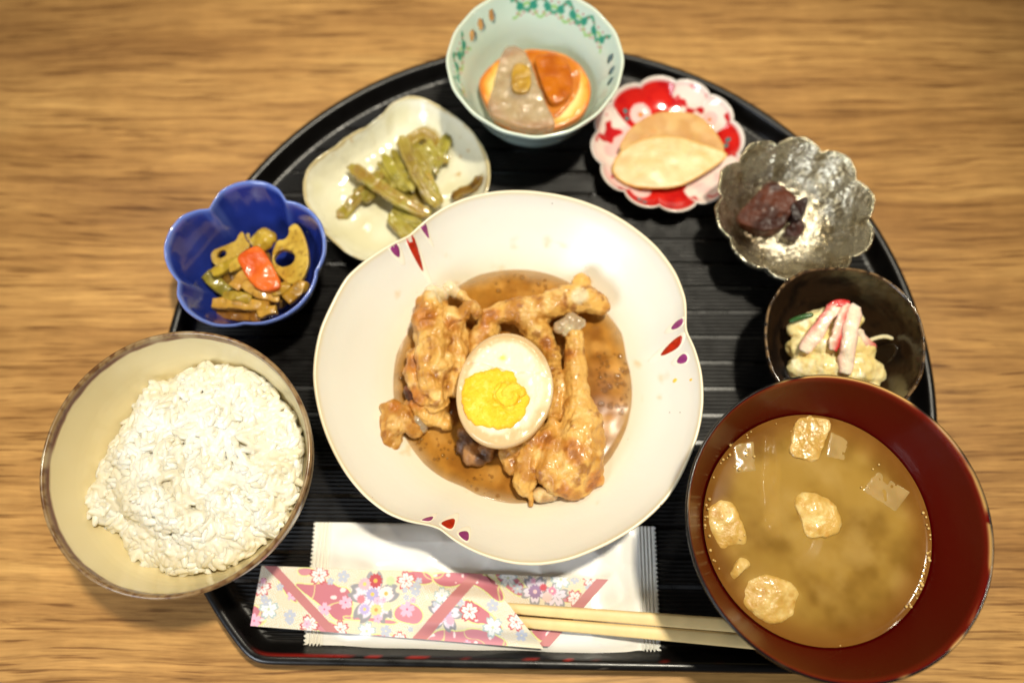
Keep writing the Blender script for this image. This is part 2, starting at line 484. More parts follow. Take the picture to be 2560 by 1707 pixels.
# ------------------------------------------------------------------ half-moon tray
TC = np.array([18.1, 108.7]); TR = 200.8; FRONT = -35.8; FSL = -0.016
lacq = mat('black_lacquer', (13, 11, 10), .28, .5, coat=.35, cr=.10, bump=((1.5, .04),), rvar=(12, .08))
ribm = mat('ribbed_lacquer', (13, 11, 10), .40, .45, bump=((.8, .03),), rvar=(6, .10))
tray = thing('tray', 'black lacquered half-moon serving tray with ribbed floor', 'tray', (TC[0], TC[1], 0))
def tray_outline(off, n=220):
    r = TR - off; yf = FRONT + off - TC[1]
    a0 = math.asin(yf / r)
    A = np.linspace(a0, math.pi - a0, n)
    P = np.c_[r * np.cos(A), r * np.sin(A)]
    # front chord with rounded corners
    xr, xl = P[0, 0], P[-1, 0]
    ch = np.c_[np.linspace(xl, xr, 90)[1:-1], np.full(88, yf)]
    Q = np.r_[P, ch]
    Q = resample(Q, 3.2, True)
    for _ in range(6): Q = .5 * Q + .25 * (np.roll(Q, 1, 0) + np.roll(Q, -1, 0))
    Q[:, 1] += FSL * Q[:, 0] * sstep(40, -150, Q[:, 1])
    return Q + TC
prof = [(0.9, 0.6), (0, 2.0), (0.0, 14.5), (.7, 16.0), (2.4, 16.6), (4.2, 16.2), (5.0, 15.0), (7.8, 8.5), (9.6, 6.6), (12, 6.2)]
prof = chaikin(prof, 1)
base_ring = tray_outline(0); nR = len(base_ring)
ctr = np.array([18.1, 100.])
nrm = np.roll(base_ring, -1, 0) - np.roll(base_ring, 1, 0); nrm /= np.linalg.norm(nrm, axis=1)[:, None]; nrm = np.c_[-nrm[:, 1], nrm[:, 0]]
V = np.array([[*(p + nrm[i] * o), z] for (o, z) in prof for i, p in enumerate(base_ring)])
F = [(i * nR + j, i * nR + (j + 1) % nR, (i + 1) * nR + (j + 1) % nR, (i + 1) * nR + j) for i in range(len(prof) - 1) for j in range(nR)]
# red undercoat shows through where the front lip has worn
edge = np.repeat([o for o, z in prof], nR)
wear = sstep(.15, .35, noise(V * [1, .3, .3], 9, 4, 3) + .75 * sstep(60, -130, V[:, 0]) - .28) * sstep(-24, -31, V[:, 1]) * np.exp(-((edge - 4.7) / .55) ** 2)
chip = (noise(V, 2.2, 9, 2) > .72) * sstep(-20, -30, V[:, 1]) * (edge < 5)
col = mixc(np.tile((13, 11, 10), (len(V), 1)), (165, 28, 18), wear); col = mixc(col, (120, 110, 95), chip * .5)
rimm = mat('rim_lacquer', None, .34, .4, coat=.12, cr=.2, bump=((2, .05),), rvar=(10, .08))
obj('rim', V, F, rimm, tray, col)
# plate under the boards
inner = tray_outline(8.5)
V = [(x, y, 5.2) for x, y in inner] + [(x, y, 1.0) for x, y in inner]; n = len(inner)
F = [tuple(range(n)), tuple(reversed(range(n, 2 * n)))] + [(j, n + j, n + (j + 1) % n, (j + 1) % n) for j in range(n)]
obj('base_plate', V, F, lacq, tray, None, False)
# ribbed boards, each one a strip across the tray
pitch = 14.2; y = FRONT + 10.5
while y < 296:
    yb = min(y + pitch - 1.8, 299.5)
    ys = []; zs = []
    nr = 6; w_ = (pitch - 1.8) / nr
    for k in range(nr):
        for q in np.linspace(0, 1, 7)[:-1]:
            yy = y + w_ * (k + q)
            if yy <= yb: ys.append(yy); zs.append(5.6 + 1.05 * math.sin(math.pi * q) ** .7)
    ys.append(yb); zs.append(5.6)
    V = []; 
    xs = np.linspace(-1, 1, 60)
    for yy, zz in zip(ys, zs):
        hw = math.sqrt(max(4., (TR - 9.4) ** 2 - (yy - TC[1]) ** 2))
        for x in xs: V.append((TC[0] + hw * x, yy + FSL * hw * x * float(sstep(40, -150, yy - TC[1])), zz))
    V = np.array(V); V[:, 2] += .10 * noise(V * [.25, 1, 1], 3, 2, 2)
    nx = len(xs)
    F = [(i * nx + j, i * nx + j + 1, (i + 1) * nx + j + 1, (i + 1) * nx + j) for i in range(len(ys) - 1) for j in range(nx - 1)]
    obj('board', V, F, ribm, tray)
    y += pitch
FL = 6.5   # top of the ribs

# ------------------------------------------------------------------ large cream bowl
mainC = (1.3, 100.2)
mt = table_mod([(6, 85.7), (12, 83.6), (15, 85.0), (22, 89.1), (31, 91.7), (41, 92.8), (50, 92.7), (59, 92.7), (70, 92.3), (81, 91.8), (89, 91.8), (97, 91.6), (106, 90.9), (113, 89.7), (119, 87.9), (123, 86.5), (128, 84.8), (131, 86.1), (136, 87.8), (140, 89.2), (145, 91.2), (151, 93.4), (161, 93.6), (169, 94.6), (178, 94.7), (183, 94.6), (193, 93.4), (204, 92.3), (214, 91.5), (222, 90.5), (230, 88.8), (236, 86.2), (242, 82.8), (246, 81.8), (251, 84.0), (256, 85.8), (262, 87.6), (270, 89.7), (277, 90.8), (285, 91.2), (292, 90.9), (300, 91.1), (309, 91.6), (319, 91.8), (330, 90.5), (341, 89.9), (349, 89.1), (358, 87.7)])
main_mod = lambda th: mt(th) / 90.0
cream = mat('cream_glaze', None, .33, .5, sss=.08, ss=.002, coat=.25, cr=.18, bump=((1.2, .025), (14, .25)), specks=(4.6, .09, (120, 82, 48), .16))
bowl = thing('large_bowl', 'large cream three-notched bowl holding stewed chicken and egg', 'bowl', (*mainC, FL))
def p_main(th, r, z, side, X, Y):
    c = np.tile((233, 229, 217), (len(r), 1)).astype(float)
    c = mixc(c, (230, 218, 186), sstep(75, 58, r) * (side > 0) * .6)
    s = noise(np.c_[X, Y, z], 9, 3, 3)
    st = sstep(.42, .7, s) * sstep(84, 66, r) * (side > 0)
    c = mixc(c, (206, 166, 104), st * .55)
    return mixc(c, (232, 216, 178), np.exp(-((z - 55) / 1.2) ** 2) * .8)
bowl_o = lathe('bowl_body', mainC, [(0, 11), (20, 11.3), (44, 15.5), (62, 25.5), (74, 36), (84, 47.5), (87.6, 53), (88.6, 55)], [(89.2, 55.6), (90, 55), (90, 53.5), (86, 45), (76, 31.5), (60, 17), (46, 10.5), (44, 6.5), (41, 6.5), (40, 9), (0, 9)], main_mod, cream, bowl, 300, 1.1, 2.6, p_main, split=lambda r, z, s: 'rim' if z > 54.3 else None)
mb = bvh(bowl_o); zmain = lambda x, y: drop(mb, x, y)
red_e = mat('red_enamel', (176, 34, 14), .22, .5, coat=.6, cvar=(3, .35)); pur_e = mat('purple_enamel', (142, 52, 118), .25, .5, coat=.6, cvar=(3, .3)); slip = mat('white_slip', (244, 236, 216), .35, .5)
petals = [
 (pur_e, [(-61.5, 162.4), (-59.0, 163.8), (-56.1, 162.4), (-55.6, 160.3), (-56.1, 157.7), (-59.6, 159.1)]),
 (red_e, [(-53.3, 166.6), (-50.7, 168.3), (-48.8, 167.8), (-47.1, 163.8), (-44.9, 155.4), (-45.7, 154.7), (-49.1, 159.1), (-51.6, 163.1)]),
 (pur_e, [(-45.9, 172.8), (-44.0, 174.2), (-42.4, 173.3), (-41.9, 170.7), (-41.4, 168.3), (-43.6, 169.7), (-45.6, 171.4)]),
 (pur_e, [(77.0, 121.0), (78.8, 123.9), (81.4, 124.7), (82.1, 123.6), (81.6, 121.0), (79.4, 120.1)]),
 (red_e, [(72.1, 109.2), (74.8, 113.1), (79.0, 116.2), (81.5, 116.6), (81.5, 113.1), (79.7, 110.7)]),
 (pur_e, [(79.3, 104.9), (80.3, 107.2), (82.4, 108.3), (83.9, 105.7), (83.3, 103.6), (81.3, 103.4)]),
 (pur_e, [(-40.6, 29.9), (-38.7, 31.2), (-35.6, 32.1), (-35.6, 30.4), (-36.9, 29.1), (-39.6, 29.3)]),
 (red_e, [(-32.4, 28.5), (-29.9, 30.4), (-25.9, 31.8), (-26.0, 27.8), (-27.1, 25.7), (-29.5, 26.4)]),
 (pur_e, [(-24.4, 24.2), (-22.5, 25.5), (-19.6, 25.5), (-19.1, 21.7), (-20.0, 20.4), (-22.4, 21.9)]),
]
for m_, P in petals:
    P = np.array(P); c = P.mean(0); P = chaikin(P, 2, True)
    d = np.array(mainC) - c; d /= np.linalg.norm(d)
    big = c + (P - c) * 1.32; t = (big - c).dot(d); big = big + np.outer(np.clip(t, 0, None) * .55, d)
    keep = np.hypot(*(big - mainC).T)
    ro = ngon_prism('raised_outline', big, zmain, .30, slip, bowl)
    ngon_prism('painted_petal', P, zmain, .62, m_, ro)
yel = mat('yellow_dot', (238, 200, 80), .4)
for P in ([(77.8, 96.9), (78.8, 97.7), (79.8, 96.9), (79.1, 95.6), (77.9, 95.6)], [(84.0, 95.2), (85.1, 95.6), (85.2, 94.5), (84.4, 94.1)]):
    ngon_prism('yolk_speck', chaikin(P, 1, True), zmain, .35, yel, bowl)

# ------------------------------------------------------------------ rice bowl
riceC = (-145.2, 54.0)
ricem = mat('rice_bowl_glaze', None, .27, .5, sss=.05, ss=.002, coat=.35, cr=.12, bump=((3, .05),), specks=(4.5, .10, (96, 70, 40), .06))
rb = thing('rice_bowl', 'round cream rice bowl with a brown speckled rim', 'bowl', (*riceC, FL))
def p_rice(th, r, z, side, X, Y):
    c = np.tile((224, 208, 162), (len(r), 1)).astype(float)
    q = np.c_[X, Y, z]
    o = side < 0
    c = mixc(c, (222, 208, 178), o * 1.0)
    deg = np.degrees(th)
    pk = sstep(.05, .35, noise(q, 13, 4, 2)) * o * sstep(-85, -60, deg) * sstep(10, -20, deg)
    c = mixc(c, (212, 150, 142), pk * .8)
    bl = sstep(.25, .4, noise(q * [1, 1, .45], 5, 8, 3)) * o * sstep(66, 60, z)
    c = mixc(c, (44, 40, 42), bl * .85)
    orr = np.exp(-(((deg + 54) / 4) ** 2 + ((z - 55) / 3) ** 2)) * o
    c = mixc(c, (226, 140, 60), orr)
    wob = .8 * noise(q, 6, 5, 2)
    rimk = sstep(67.2, 68.8, z + wob) * (side > 0) + o * sstep(66.5, 69.5, z + wob)
    rc = mixc(np.tile((140, 112, 74), (len(r), 1)), (92, 60, 34), sstep(-.1, .5, noise(q, 1.6, 6, 2)))
    rc = mixc(rc, (92, 46, 26), (side > 0) * sstep(71.2, 69, z))
    rc = mixc(rc, (176, 160, 128), sstep(.2, .6, noise(q, 14, 7, 2)) * .6)
    return mixc(c, rc, np.clip(rimk, 0, 1))
RIN = [(0, 15), (14, 15.6), (30, 21), (43, 32.5), (51, 47), (54.8, 62), (55.8, 69), (56.2, 71)]
lathe('bowl_body', riceC, RIN, [(56.8, 72.2), (57.8, 72.2), (58.3, 71), (57.9, 66), (55.5, 55), (50, 40), (39, 25), (24, 16.5), (21, 13), (20.5, 6.5), (18, 6.5), (17.5, 11), (0, 11)], lambda th: 1 + .006 * np.cos(2 * th + 1) + .003 * np.cos(3 * th), ricem, rb, 320, .8, 2, p_rice, split=lambda r, z, s: 'rim' if z > 68.3 else None)

# ------------------------------------------------------------------ soup bowl
soupC = (134.0, 26.6)
laq = mat('red_black_lacquer', None, .22, .26, coat=.06, cr=.06, bump=((10, .08),))
sb = thing('soup_bowl', 'red and black lacquer soup bowl filled with miso soup', 'bowl', (*soupC, FL))
def p_soup(th, r, z, side, X, Y):
    red = np.tile((76, 3, 3), (len(r), 1)).astype(float); blk = np.array((16, 13, 12))
    c = mixc(red, blk, (side < 0) * 1.0)
    q = np.c_[X, Y, z]
    c = mixc(c, (120, 14, 12), (side > 0) * sstep(77, 80.5, z) * .8)
    n1 = noise(np.c_[np.degrees(th) * .5, z, z * 0], 6, 3, 2)
    worn = np.exp(-((r - 61.3) / .42) ** 2) * sstep(79.5, 80.8, z) * sstep(-.1, .25, n1 + .35 * np.cos(th - .3) - .05)
    return mixc(c, (206, 160, 92), np.clip(worn * 1.1, 0, 1))
lathe('bowl_body', soupC, [(0, 17), (20, 18), (37, 29), (45.5, 44), (50, 56), (56, 68), (60, 78), (61.0, 81.3)], [(61.5, 82), (62.2, 82), (62.6, 81), (62, 77.5), (58.8, 67.5), (54, 55.5), (50.5, 44), (43, 28), (33, 18), (30.5, 15), (30.5, 6.5), (27.5, 6.5), (27, 14), (0, 14)], lambda th: 1 + .003 * np.cos(2 * th), laq, sb, 320, .7, 2, p_soup, split=lambda r, z, s: 'rim' if z > 80.6 else ('outer_shell' if s < 0 else None))

# ------------------------------------------------------------------ blue flower cup
blueC = (-132.4, 159.1)
bt = table_mod([(173, 41.8), (161, 42), (149, 40.8), (138, 36.5), (130, 32.6), (124, 35), (114, 39.2), (103, 40.8), (92, 41.4), (81, 40.9), (70, 38.9), (59, 34.6), (51, 37), (38, 39.4), (26, 40.5), (13, 40.4), (1, 39.9), (-7, 38.9), (-14, 37.6), (-20, 38.7), (-29, 39.6), (-44, 40.2), (-58, 39.8), (-71, 38.9), (-81, 37.6), (-86, 37.0), (-92, 38), (-107, 39.7), (-120, 40), (-133, 39.9), (-145, 38.7), (-155, 35.2), (-167, 38.2), (-177, 40.4)])
bluem = mat('cobalt_glaze', None, .16, .5, coat=.7, cr=.05, bump=((8, .10),))
bc = thing('flower_cup', 'blue five-petalled cup of simmered lotus root and carrot', 'cup', (*blueC, FL))
def p_blue(th, r, z, side, X, Y):
    c = np.tile((34, 50, 132), (len(r), 1)).astype(float)
    q = np.c_[X, Y, z]
    c = mixc(c, (52, 74, 176), sstep(-.2, .6, noise(q, 12, 2, 2)) * .45)
    c = mixc(c, (112, 134, 206), sstep(46.5, 50, z) * .9)
    ridge = np.abs(((bt(th) - 33) / 9)); c = mixc(c, (110, 132, 204), sstep(.42, .22, ridge) * sstep(22, 40, z) * .45)
    return c
lathe('cup_body', blueC, [(0, 11), (14, 11.5), (24, 17), (31, 29), (35.5, 41), (37.6, 48), (38.2, 49.6)], [(38.8, 50.6), (39.6, 50.6), (40.2, 49.5), (39.6, 46.5), (36.5, 37.5), (31, 25), (22, 13), (19, 9.5), (18.5, 6.5), (16, 6.5), (15.5, 9), (0, 9)], lambda th: bt(th) / 40.2, bluem, bc, 300, .8, 1.0, p_blue, split=lambda r, z, s: 'rim' if z > 49.3 else None)

# ------------------------------------------------------------------ white square dish
whiteC = (-64.0, 213.5)
wt = table_mod([(-177, 49.8), (174, 48.6), (150, 38), (119, 36.3), (101, 41.6), (95, 48.2), (84, 52.4), (74, 52.9), (60, 51), (42, 51), (27, 51.8), (11, 52.6), (-1, 52.4), (-9, 52), (-25, 47), (-45, 43), (-70, 42), (-88, 46), (-107, 50.4), (-119, 49.6), (-132, 48.4), (-152, 48.1), (-165, 49.9)])
whm = mat('white_stoneware', None, .13, .5, coat=.6, cr=.05, bump=((5, .22), (18, .5)))
wd = thing('square_dish', 'wavy square off-white dish with green stalks', 'dish', (*whiteC, FL))
def p_white(th, r, z, side, X, Y):
    q = np.c_[X, Y, z]
    c = np.tile((232, 228, 200), (len(r), 1)).astype(float)
    c = mixc(c, (214, 206, 160), sstep(-.1, .6, noise(q, 16, 3, 2)) * .5)
    f = sstep(20.5, 26.5, z + 1.2 * noise(q, 5, 4, 2)); c = mixc(c, (240, 238, 222), f * .5)
    e = sstep(26.2, 27.6, z + 1.0 * noise(q, 3, 5, 2)); c = mixc(c, (192, 166, 104), e * .6)
    spots = sstep(.62, .72, noise(q, 5, 11, 2)) * sstep(30, 22, z); c = mixc(c, (196, 150, 80), spots * .6)
    pinks = np.exp(-(((X - 0) / 5) ** 2 + ((Y + 41) / 3) ** 2)); c = mixc(c, (240, 170, 160), pinks * .8)
    return c
white_o = lathe('dish_body', whiteC, [(0, 12), (24, 12.3), (37, 14.5), (44, 20), (48, 25.5), (49, 27.4)], [(49.6, 28.2), (50.2, 28), (50.4, 27), (47.5, 20), (41, 12.5), (30, 9), (29, 6.5), (27, 6.5), (26, 9), (0, 9)], lambda th: wt(th) / 50.4, whm, wd, 280, .8, .8, p_white, zmod=lambda th: .8 * np.cos(2 * th + .4) + .5 * np.cos(5 * th) + .35 * np.cos(17 * th + 1), jitter=.5, split=lambda r, z, s: 'rim' if z > 26.8 else None)
wb_ = bvh(white_o)

# ------------------------------------------------------------------ celadon bowl with pierced wall
celC = (12.2, 267.0)
celm = mat('celadon_glaze', None, .14, .5, coat=.6, cr=.05, sss=.08, ss=.002)
cb = thing('celadon_bowl', 'pale celadon bowl with pierced rim and green scroll painting', 'bowl', (*celC, FL))
HOLES = [(124, 49.4, 2.0, 4.0), (135, 48.6, 2.3, 4.0), (146, 47.6, 2.6, 3.6), (10, 49, 1.9, 3.2), (0, 48.4, 1.9, 3.2), (-9, 48.0, 1.9, 3.2)]
def cel_hole(th, r, z):
    if r < 35 or z < 40: return False
    for a, zc, w1, h1 in HOLES:
        d = (math.degrees(th) - a + 180) % 360 - 180
        if (d * R(1) * r / w1) ** 2 + ((z - zc) / h1) ** 2 < 1: return True
    return False
def p_cel(th, r, z, side, X, Y):
    c = np.tile((206, 224, 210), (len(r), 1)).astype(float)
    c = mixc(c, (188, 210, 204), (side < 0) * 1.0)
    c = mixc(c, (228, 232, 208), sstep(56, 57.6, z) * .7)
    deg = np.degrees(th) % 360
    ins = side > 0
    for a0, a1, per in ((22, 108, 21), (153, 212, 20)):
        m_ = (deg > a0) & (deg < a1) & ins & (z > 40)
        u = (deg - a0) / per; v = z - 49.2
        leafy = .8 * noise(np.c_[deg * .7, z, z * 0], 2.2, 21, 2)
        k1 = np.abs(v - 1.2 - 3.6 * np.cos(2 * np.pi * u) + 1.3 * leafy); k2 = np.abs(v + 2.2 + 3.4 * np.cos(2 * np.pi * u) + 1.3 * leafy)
        c = mixc(c, (150, 198, 118), m_ * sstep(1.2, .6, k2) * .85)
        c = mixc(c, (56, 148, 116), m_ * sstep(1.9, .9, k1) * .85)
        fu = (u * 2 % 1) - .5
        dd = np.hypot(fu * per / 2 * .75, v - 0.0); c = mixc(c, (40, 146, 124), m_ * sstep(2.6, 1.7, dd + .8 * leafy))
        for du, dv in ((.25, 3.3), (-.25, 3.3), (.25, -3.3), (-.25, -3.3), (0.0, -4.6)):
            dd = np.hypot((fu - du) * per / 2 * .75, v - dv); c = mixc(c, (196, 112, 110), m_ * sstep(.85, .5, dd) * .8)
    return c
cel_o = lathe('bowl_body', celC, [(0, 17), (18, 17.3), (29, 21), (34, 30), (37.5, 40), (41, 48), (44, 55.5), (44.8, 57.4)], [(45.3, 58.2), (46.1, 58.2), (46.6, 57.4), (46, 55), (42.6, 47.5), (39, 39), (35.3, 29), (30, 20), (22, 15), (21, 12), (21.5, 6.5), (19, 6.5), (18.5, 12), (0, 13)], lambda th: 1 + .010 * np.cos(4 * th - .3) + .004 * np.cos(16 * th), celm, cb, 420, .62, 2, p_cel, holes=cel_hole, split=lambda r, z, s: 'rim' if z > 56.8 else None)

# ------------------------------------------------------------------ red flower dish
redC = (87.5, 239.8)
redm = mat('red_pattern_glaze', None, .14, .5, coat=.6, cr=.05)
rd = thing('scalloped_dish', 'red and white scalloped flower dish with pickled slices', 'dish', (*redC, FL))
def flowerf(dx, dy, rad, n=5, rot=0.0, notch=.25):
    r = np.hypot(dx, dy); a = np.arctan2(dy, dx) - rot
    p = np.abs(np.cos(n * a / 2)); k = rad * (.45 + .55 * p ** .6) * (1 - notch * np.exp(-((np.abs(((a * n / (2 * np.pi)) % 1) - 0.0) * 0 + (1 - p)) / .04) ** 2))
    return r / k
def p_red(th, r, z, side, X, Y):
    q = np.c_[X, Y, z]
    deg = np.degrees(th) % 360
    c = np.tile((244, 226, 214), (len(r), 1)).astype(float)
    sector = np.floor(((deg - 20) % 360) / 30).astype(int)
    redp = np.isin(sector, (2, 3, 11, 7, 8))
    # white sectors carry torn red patches and pink haze
    pat = noise(q, 6.5, 31, 2); c = mixc(c, (238, 176, 176), sstep(.05, .4, noise(q, 10, 33, 2)) * .6)
    c = mixc(c, (196, 20, 26), sstep(.20, .28, pat) * .95)
    c = mixc(c, (212, 34, 26), redp * 1.0)
    c = mixc(c, (176, 10, 20), redp * sstep(0, .5, noise(q, 7, 35, 2)) * .7)
    for fa, fr, s in ((118, 27, 6.4), (-122, 29, 6.4), (36, 33, 4.0), (-10, 30, 3.0)):
        fx, fy = fr * math.cos(R(fa)), fr * math.sin(R(fa)); dx, dy = X - fx, Y - fy; dd = np.hypot(dx, dy)
        an = np.arctan2(dy, dx)
        c = mixc(c, (236, 178, 176), (dd < s) * 1.0); c = mixc(c, (250, 226, 214), (dd < s * .93) * (.5 + .5 * np.cos(14 * an)) * (dd > s * .3))
        c = mixc(c, (232, 140, 40), (dd < s * .22) * 1.0)
    for fa, fr in ((131, 33), (135, 29.5), (8, 36), (3, 34.5), (-117, 37), (-112, 37.5)):
        dd = np.hypot(X - fr * math.cos(R(fa)), Y - fr * math.sin(R(fa))); c = mixc(c, (84, 128, 128), sstep(1.7, 1.1, dd))
    e = sstep(20.2, 20.9, z); c = mixc(c, (244, 206, 204), sstep(19.2, 20.2, z) * .8); c = mixc(c, (240, 232, 222), e)
    return mixc(c, (226, 214, 204), (side < 0) * 1.0)
red_o = lathe('dish_body', redC, [(0, 10.5), (24, 10.8), (33, 13.5), (39, 18.5), (40.8, 21)], [(41.4, 21.9), (42.2, 21.8), (42.4, 21), (40.5, 17.5), (34, 11), (26, 9), (25, 6.5), (23, 6.5), (22, 8.5), (0, 8.5)], lambda th: 1 + .085 * (np.abs(np.sin(6 * (th - R(20)))) ** .6 - .62), redm, rd, 480, .45, 1.6, p_red, split=lambda r, z, s: 'rim' if z > 20.4 else None)
rdb = bvh(red_o)

# ------------------------------------------------------------------ silver dish
silC = (147.4, 189.8)
silm = mat('silver_glaze', None, .20, .6, metal=.92, bump=((2.2, 1.3), (5, .8)), rvar=(3, .10))
sd = thing('scalloped_dish', 'crinkled silver scalloped dish holding dark brown pieces', 'dish', (*silC, FL))
def p_sil(th, r, z, side, X, Y):
    q = np.c_[X, Y, z]
    c = np.tile((214, 206, 184), (len(r), 1)).astype(float)
    c = mixc(c, (150, 134, 100), sstep(-.1, .5, noise(q, 6, 3, 3)) * .8)
    c = mixc(c, (206, 196, 164), sstep(37.5, 39.6, z) * .8)
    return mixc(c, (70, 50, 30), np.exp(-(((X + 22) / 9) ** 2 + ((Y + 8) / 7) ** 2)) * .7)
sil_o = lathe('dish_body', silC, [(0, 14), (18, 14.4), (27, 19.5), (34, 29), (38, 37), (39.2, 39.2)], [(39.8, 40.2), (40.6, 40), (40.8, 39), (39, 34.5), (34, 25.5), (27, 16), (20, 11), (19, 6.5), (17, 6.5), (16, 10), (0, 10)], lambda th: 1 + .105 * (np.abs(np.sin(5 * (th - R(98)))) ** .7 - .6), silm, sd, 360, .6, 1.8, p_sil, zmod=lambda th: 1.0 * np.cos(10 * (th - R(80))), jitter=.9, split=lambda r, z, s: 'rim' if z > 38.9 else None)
slb = bvh(sil_o)

# ------------------------------------------------------------------ dark brown bowl
broC = (161.0, 115.2)
bt2 = table_mod([(168, 38.6), (150, 39.3), (131, 39.7), (115, 39.6), (88, 37.6), (68, 39.1), (51, 40.1), (31, 40.2), (13, 39.7), (-9, 38.2), (-27, 38.8), (-48, 38.9), (-75, 38.5), (-100, 38.8), (-130, 39.4), (-156, 40.2), (-174, 38.7)])
brom = mat('dark_brown_glaze', None, .20, .5, coat=.5, cr=.10, bump=((4, .16), (1, .03)))
bb = thing('small_bowl', 'dark brown glazed bowl with creamy potato salad', 'bowl', (*broC, FL))
def p_bro(th, r, z, side, X, Y):
    q = np.c_[X, Y, z]
    c = np.tile((48, 33, 20), (len(r), 1)).astype(float)
    c = mixc(c, (26, 18, 13), sstep(-.1, .5, noise(q, 8, 3, 3)))
    return mixc(c, (128, 100, 66), sstep(46.4, 47.6, z + .6 * noise(q, 2, 5, 2)) * sstep(-.3, .3, noise(q, 2, 6, 2)) * .9)
bro_o = lathe('bowl_body', broC, [(0, 15), (14, 15.4), (25, 20.5), (33, 32), (37, 43.5), (38, 46.8)], [(38.5, 48), (39.3, 48), (39.8, 46.8), (38.4, 41.5), (33.5, 29), (25, 17), (18, 12), (17.5, 6.5), (15, 6.5), (14.5, 11), (0, 11)], lambda th: bt2(th) / 39.5, brom, bb, 260, .8, 2, p_bro, jitter=.35, split=lambda r, z, s: 'rim' if z > 46.6 else None)
brb = bvh(bro_o)

# ================================================================== food in the large bowl
brothm = mat('soy_broth', None, .10, .5, ior=1.36, coat=.3, cr=.02, cvar=(5, .18), alpha='attr')
def p_broth(V):
    r = np.hypot(V[:, 0] - mainC[0], V[:, 1] - mainC[1])
    c = np.tile((168, 114, 42), (len(V), 1)).astype(float)
    c = mixc(c, (138, 86, 26), sstep(-.2, .5, noise(V, 11, 3, 3)))
    c = mixc(c, (202, 152, 80), sstep(.0, .5, noise(V, 9, 9, 4)) * .6)
    c = mixc(c, (194, 148, 72), sstep(52, 61.5, r) * .7)
    al = .97 - .45 * sstep(53, 61.2, r + 2.5 * noise(V, 12, 4, 2))
    return np.c_[c, al]
br = disc('broth', mainC, lambda th: 61.3 + .8 * np.cos(2 * th + 1) + .5 * np.cos(5 * th), 24.6, brothm, None, 90, 300, (9, .12), p_broth)
tag(br, 'brown soy broth pooled in the large cream bowl', 'broth')
# round oil eyes floating on the broth
oilm = mat('oil_eye', (150, 98, 34), .05, .6, coat=.5, cr=.02, alpha=.4)
oil = []
for (x0, x1, y0, y1, n, rmx) in ((1260, 1450, 640, 960, 70, 1.5), (330, 560, 1090, 1200, 30, 1.1), (600, 760, 1270, 1400, 26, .9), (640, 1080, 190, 300, 24, 1.4), (190, 260, 640, 860, 14, 1.5)):
    for _ in range(n): oil.append((random.uniform(x0, x1), random.uniform(y0, y1), random.uniform(.3, 1) ** 2 * rmx + .25))
ox0, oy0, oxs, oys = *(-81.3, 178.4, 24.6)[:2], ((16.9, 178.4, 24.6)[0] - (-81.3, 178.4, 24.6)[0]) / 1000, ((-11.5, 60.5, 24.6)[1] - (-12.5, 178.4, 24.6)[1]) / 1200
V, F = [], []
for (zx, zy, r) in oil:
    cx, cy = ox0 + zx * oxs, oy0 + zy * oys
    if math.hypot(cx - mainC[0], cy - mainC[1]) > 58: continue
    k = len(V); n = 14
    for j in range(n): V.append((cx + r * math.cos(j * 2 * math.pi / n), cy + r * math.sin(j * 2 * math.pi / n), 24.66))
    for j in range(n): V.append((cx + .7 * r * math.cos(j * 2 * math.pi / n), cy + .7 * r * math.sin(j * 2 * math.pi / n), 24.85))
    V.append((cx, cy, 24.95))
    for j in range(n):
        q = (j + 1) % n; F += [(k + j, k + q, k + n + q, k + n + j), (k + n + j, k + n + q, k + 2 * n)]
o = obj('oil_eye', V, F, oilm, br); o['kind'] = 'stuff'

chick = mat('stewed_chicken', None, .42, .5, sss=.06, sr=(1, .8, .6), ss=.002, coat=.22, cr=.14, bump=((.8, .28), (2.4, .35)), cvar=(2.2, .10), rvar=(4, .12))
def p_chick(browns=(), pales=(), seed=5, base=(214, 164, 82)):
    def f(co, no):
        c = np.tile(base, (len(co), 1)).astype(float)
        c = mixc(c, (172, 112, 38), sstep(-.15, .4, noise(co, 8, seed, 3)) * .85)
        c = mixc(c, (234, 198, 128), sstep(.0, .5, noise(co, 6, seed + 3, 3)) * .6)
        c = mixc(c, (124, 70, 22), sstep(.2, .55, noise(co, 4.5, seed + 6, 3)) * .65)
        for (x, y, z, r) in pales:
            d = np.linalg.norm((co - (x, y, z)), axis=1) / r + .25 * noise(co, 3, seed + 4, 2); c = mixc(c, (214, 196, 158), sstep(1.1, .7, d) * .85)
        for (x, y, z, r) in browns:
            d = np.linalg.norm((co - (x, y, z)) * [1, 1, .6], axis=1) / r + .35 * noise(co, 4, seed + 5, 2)
            c = mixc(c, (184, 112, 40), sstep(1.35, .5, d) * .8); c = mixc(c, (112, 62, 26), sstep(.75, .1, d + .9 * noise(co, 3.5, seed + 9, 3)) * .45)
        return c
    return f
skinb = ((10, 1.6), (4.5, .85), (1.8, .30))

